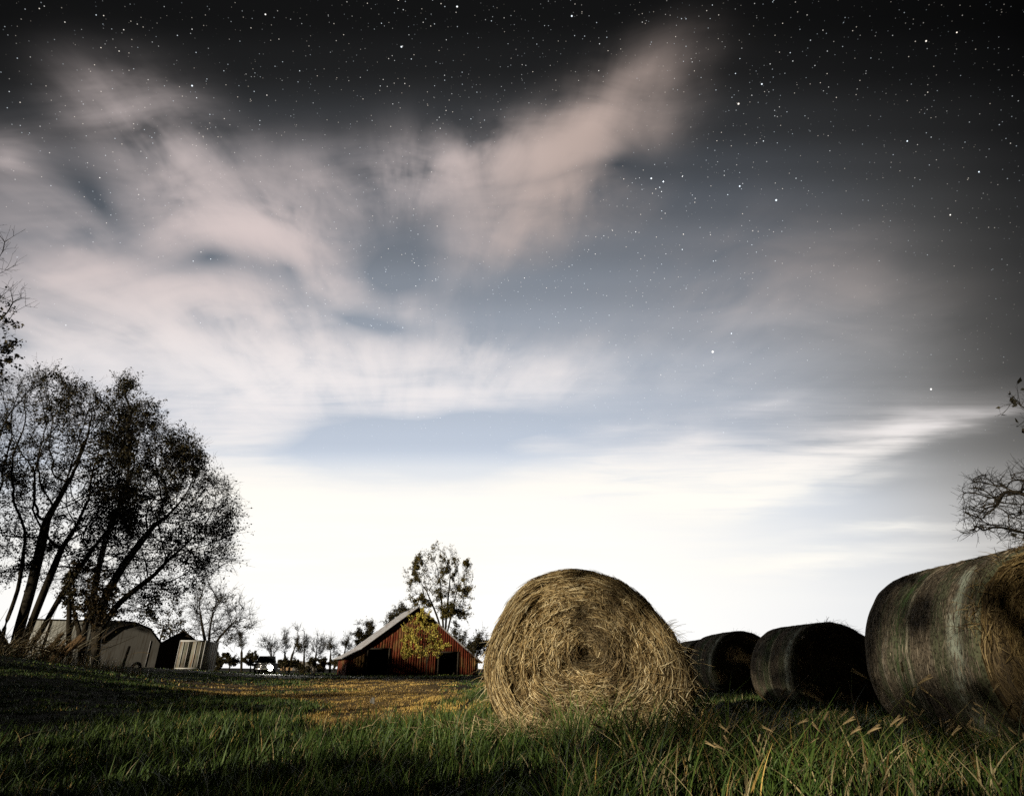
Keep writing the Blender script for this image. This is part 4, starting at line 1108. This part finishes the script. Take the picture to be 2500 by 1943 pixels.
# far houses past the hedgerow
M_HOUSE = material('ochre_render', lambda t, b: t.mix(t.noise(objco(t), 2, 3), (.36, .22, .12), (.45, .30, .17)), .9, .2)
for (px, w, h, lab, mt) in [(722, 9, 2.6, 'tiny ochre house far behind the hedgerow trees', M_HOUSE), (747, 8, 2.4, 'tiny pale roofed house far behind the hedgerow trees', M_WHITE)]:
    gable_shed('farmhouse', lab, px, 1637, 190, w, h * .6, h, 8, mt, M_TIN, R(6), 'houses far behind the hedgerow')

# ------------------------------------------------------------------ yard clutter
def post(name, label, px, Y, h, r_, lean, mat, cat='post'):
    b_ = base_at(px, Y); o = empty(name, tuple(b_), label, cat)
    P = np.array([[(0, 0, 0), (lean * h * .5, 0, h * .5), (lean * h, 0, h)]]); v, q = tubes(P, np.array([[r_, r_, r_ * .9]]), 8)
    n8 = len(v)
    v = np.concatenate([v, [P[0, -1]]]); t_ = [(n8 - 8 + i, n8 - 8 + (i + 1) % 8, n8) for i in range(8)]
    m = np_mesh(name, v, q, t_, [mat], None, True); m.location = tuple(b_)
    bpy.data.objects.remove(o)
    return tag(m, label, cat)
post('leaning_post', 'dark leaning post in front of the white shed', 297, 46, 1.45, .10, .10, M_DARKWOOD)
post('utility_pole', 'thin dark pole standing beside the dark shed roof', 373, 80, 5.2, .1, 0.02, M_DARKWOOD, 'pole')
def ring(name, label, px, Y, Rr, rr, mat, rz, cat):
    b_ = base_at(px, Y)
    a = np.linspace(0, 2 * np.pi, 33)[:-1]; c_ = np.linspace(0, 2 * np.pi, 9)[:-1]
    v = np.array([[((Rr + rr * math.cos(k2)) * math.cos(t_), rr * math.sin(k2), Rr + (Rr + rr * math.cos(k2)) * math.sin(t_)) for k2 in c_] for t_ in a])
    idx = np.arange(32 * 8).reshape(32, 8); nx = np.roll(idx, -1, 0)
    q = np.stack([idx, nx, np.roll(nx, -1, 1), np.roll(idx, -1, 1)], -1).reshape(-1, 4)
    o = np_mesh(name, v.reshape(-1, 3), q, None, [mat], None, True); o.location = tuple(b_); o.rotation_euler = (R(-12), 0, R(rz))
    return tag(o, label, cat)
ring('old_tyre', 'old black tyre leaning by the white shed', 330, 46, .26, .11, M_RUBBER, 8, 'tyre').location.z -= .14
ring('metal_hoop', 'round metal hoop standing by the grey shed wall', 148, 40, .42, .03, M_DARKWOOD, 5, 'hoop')
def m_board(t, b):
    return t.mix(t.noise(t.mapping(objco(t), sc=(20, 20, 1.5)), 1.0, 4), (.10, .06, .03), (.26, .17, .09))
M_BOARD = material('rotting_board', m_board, .9, .1)
s = Soup(); s.box((-.06, -.02, 0), (.06, .02, 1.5)); brd = s.build('board', [M_BOARD])
tag(brd, 'brown board leaning in the scrap heap at the foot of the leaning trunks', 'board', 'boards leaning in the scrap heap')
for i in range(14):
    o = brd if i == 0 else brd.copy()
    if i: col.objects.link(o)
    bb = base_at(72 + i * 4.2 + random.uniform(-2, 2), 22.5 + random.uniform(-.4, .4))
    o.location = (bb[0], bb[1], bb[2]); o.rotation_euler = (R(random.uniform(-14, 8)), R(random.uniform(30, 46)), R(random.uniform(-20, 20))); o.scale = (1, 1, random.uniform(.5, .95))
# brush pile
bp = base_at(30, 22)
n = 420
P0 = np.stack([rng.normal(0, 1.1, n), rng.normal(0, .6, n), rng.uniform(0, .5, n)], -1)
d = norm(np.stack([rng.normal(.35, .6, n), rng.normal(0, .5, n), np.abs(rng.normal(.35, .5, n))], -1)); ln = rng.uniform(.3, 1.3, n); s_ = np.linspace(0, 1, 5); cu = rng.normal(0, .3, (n, 3))
T = P0[:, None] + d[:, None] * (ln[:, None] * s_)[..., None] + cu[:, None] * (ln[:, None] * s_ ** 2)[..., None]
v, q = tubes(T, rng.uniform(.005, .016, n)[:, None] * (1 - .6 * s_), 4)
cc = np.repeat(np.where(rng.uniform(0, 1, (n, 1)) < .25, np.array([[.45, .40, .28]]), np.array([[.10, .07, .03]])), 20, 0)
o = np_mesh('brush_pile', v, q, None, [M_LEAF], cc, True); o.location = tuple(bp)
tag(o, 'tangled pile of cut brush and pale twigs at the left edge', 'brush pile')
# tall weeds round the sheds are part of the scrap corner
nw = 2600
wx = rng.uniform(-21, -13.5, nw); wy = rng.uniform(21, 24.5, nw); hh = rng.uniform(.15, .5, nw)
s_ = np.linspace(0, 1, 4); la = rng.uniform(0, 6.28, nw); le = rng.uniform(.1, .6, nw)
P = np.empty((nw, 4, 3)); P[..., 0] = wx[:, None] + (np.cos(la) * le * hh)[:, None] * s_ ** 2; P[..., 1] = wy[:, None] + (np.sin(la) * le * hh)[:, None] * s_ ** 2; P[..., 2] = terrain(wx, wy)[:, None] + hh[:, None] * s_
v, q = ribbons(P, np.full((nw, 4), .008) * (1 - .8 * s_), np.stack([np.cos(la), np.sin(la), 0 * la], -1)[:, None].repeat(4, 1))
wc = np.where(rng.uniform(0, 1, (nw, 1)) < .5, np.array([[.22, .15, .06]]), np.array([[.05, .07, .02]]))
tag(np_mesh('weeds', v, q, None, [M_GRASS], np.repeat(wc, 8, 0)), 'dry weeds growing under the leaning trunks', 'weeds', None, 'stuff')
# scrap of white paper in the grass
sx_ = at(908, 1726, 11.0); X_, Y_ = sx_[0], 11.0
g_ = np.stack(np.meshgrid(np.linspace(-.07, .07, 5), np.linspace(-.02, .16, 5)), -1).reshape(-1, 2)
v = np.stack([g_[:, 0] + rng.normal(0, .012, 25), rng.normal(0, .03, 25), g_[:, 1] + rng.normal(0, .012, 25) + .06], -1)
i5 = np.arange(25).reshape(5, 5)
o = np_mesh('paper_scrap', v, gq_(i5), None, [M_WHITE], None, False); o.location = (X_, Y_, gz(X_, Y_)); o.scale = (.5, .5, .5); sm = o.modifiers.new('thick', 'SOLIDIFY'); sm.thickness = .004
tag(o, 'small crumpled white scrap lying on the dry grass', 'litter')

# ------------------------------------------------------------------ foxtail grass in front of the row of bales
M_SEED = material('seed_head', lambda t, b: t.mix(t.noise(objco(t), 40, 2), (.34, .24, .11), (.55, .43, .24)), .8, .1)
M_STEM = material('foxtail_stem', lambda t, b: (.16, .17, .05), .7, .2)
def foxtail(x, y, h, lean, hl, proto=[None]):
    if proto[0] is None:
        k = 7; s = np.linspace(0, 1, k)
        P = np.stack([.35 * s ** 2, 0 * s, s * (1 - .12 * s ** 2)], -1)[None]
        v, q = tubes(P, np.full((1, k), .0045) * (1 - .4 * s), 4)
        st = np_mesh('foxtail', v, q, None, [M_STEM], None, True)
        d_ = norm(P[0, -1] - P[0, -2]); u = np.linspace(0, 1, 9); Ph = P[0, -1] + d_ * (u * .16)[:, None]; Ph = Ph + np.array([.02, 0, -.02]) * (u ** 2)[:, None]
        rr = .0085 * np.sin(np.pi * np.clip(u, .03, .97)) ** .6
        v, q = tubes(Ph[None], rr[None], 8)
        sp = Soup(); sp.add(v, q)
        nb = 420; uu = rng.uniform(.02, .98, nb); C = P[0, -1] + d_ * (uu * .16)[:, None]; od = norm(np.cross(d_, rng.normal(0, 1, (nb, 3)))); 
        e = C + od * .0075; tip = e + norm(od + d_ * 2.0) * .016; w_ = norm(np.cross(od, d_)) * .0012
        sp.add(np.stack([e - w_, e + w_, tip], 1).reshape(-1, 3), None, np.arange(nb * 3).reshape(-1, 3))
        hd = sp.build('seed_head', [M_SEED], st)
        proto[0] = (st, hd); o = st
    else:
        st, hd = proto[0]; o = st.copy(); col.objects.link(o); c = hd.copy(); col.objects.link(c); c.parent = o
    o.location = (x, y, gz(x, y)); o.scale = (h, h, h); o.rotation_euler = (0, R(lean), R(random.uniform(-60, 60) + (0 if random.random() < .7 else 180)))
    tag(o, 'tan foxtail seed head on a thin stem rising from the tall grass by the bales', 'foxtail', 'foxtail stems in the tall grass')
for i in range(64):
    yy = random.uniform(2.7, 4.4); px = random.uniform(1560, 2480)
    xx_ = (px - 1250) / F * .93 * yy
    foxtail(xx_, yy, random.uniform(.26, .42), random.uniform(-8, 22), 1)
for (px, yy, h) in [(2175, 3.6, .62), (2230, 3.5, .58), (1255, 3.6, .34), (1580, 3.4, .36), (1530, 4.2, .3), (2060, 3.6, .55)]:
    foxtail((px - 1250) / F * .93 * yy, yy, h, 12, 1)

# ------------------------------------------------------------------ trees added out of view, crowns placed to shade field, bales and barn
SA, CA, TE = math.sin(R(SUN_AZ)), math.cos(R(SUN_AZ)), math.tan(R(SUN_EL))
def shade_tree(p, s, zlo, zhi, w, n, leaf=.26, off=0.0):
    x, y = p * CA + s * SA, -p * SA + s * CA
    z0 = gz(x, y)
    r = empty('added_shade_tree', (x, y, z0 - .05), 'tree added out of view to shade the field', 'tree', 'added shade trees out of view')
    h = zhi - z0
    v, q = tubes(np.array([[(0, 0, 0), (.1, 0, h * .45), (off * CA * .8, -off * SA * .8 + .1, h * .9)]]), np.array([[.2, .15, .04]]), 8)
    np_mesh('trunk', v, q, None, [M_BARK], None, True, r)
    C = norm(rng.normal(0, 1, (n, 3))) * rng.uniform(.2, 1, (n, 1)) ** .5
    C = C * np.array([w, w, (zhi - zlo) / 2]) + np.array([off * CA, -off * SA, (zhi + zlo) / 2 - z0])
    C = C + rng.normal(0, .12, C.shape)
    leaf_mesh(C, leaf, DARKLEAF, r)
for args in [
    (3.0, -18, .3, 4.8, 2.2, 2600), (0.0, -18, .3, 4.55, 1.9, 2400), (-2.8, -18, .3, 4.75, 1.6, 2000), (-5.9, -18, .3, 4.6, 1.9, 1300), (-9.2, -18, .3, 5.25, 1.9, 2200),
    (-12.6, -18, .3, 6.3, 2.4, 3000), (-16.7, -18, .3, 6.2, 2.4, 3000), (-20.3, -18, .3, 6.6, 2.3, 3200), (-24.5, -18, .3, 6.8, 2.6, 3600), (-29, -18, .3, 7.6, 3.2, 4600),
    (-5.7, -19.5, 6.3, 9.9, 1.7, 2200), (-8.2, -19.5, 7.1, 10.0, 1.8, 2400), (-1.7, -20, 6.2, 8.7, .9, 1100), (-1.9, -21, 7.0, 9.0, 1.1, 900, .22, -1.2), (-1.9, -22, 6.8, 8.8, 1.1, 1100, .22, -.3),
    (1.5, -17, .3, 4.3, 1.4, 1800), (-1.2, -17, .3, 4.3, 1.4, 1800), (5.0, -17, .3, 4.8, 1.8, 2000), (-4.5, -17, .3, 4.42, 1.2, 1000), (-7.6, -17, .3, 4.8, 1.4, 1000), (-10.8, -17, .3, 5.2, 1.5, 1800), (-.1, -20.5, 5.9, 7.4, 1.2, 80),
    (-1.3, -20, 5.45, 5.95, 1.0, 380, .2), (.6, -20, 5.4, 5.9, 1.1, 380, .2),
    (-22, -19, 9.3, 12.8, 2.4, 3400), (-26, -19, 9.3, 13.2, 2.4, 3400), (-30, -19, 9.0, 13.2, 2.4, 3400), (-34, -19, 9.0, 13.4, 2.4, 3400),
    (-35, -6, .5, 13.3, 3.4, 6000), (-40, -6, .5, 13.8, 3.4, 6500), (-45, -6, .5, 12.4, 3.4, 6500), (-49.5, -6, .5, 13.0, 3.2, 5500), (-54, -6, 8.8, 12.6, 3.2, 3300), (-58, -6, 8.8, 11.3, 2.8, 2800), (-61.5, -6, 8.4, 11.0, 2.2, 2600)]:
    shade_tree(*args)
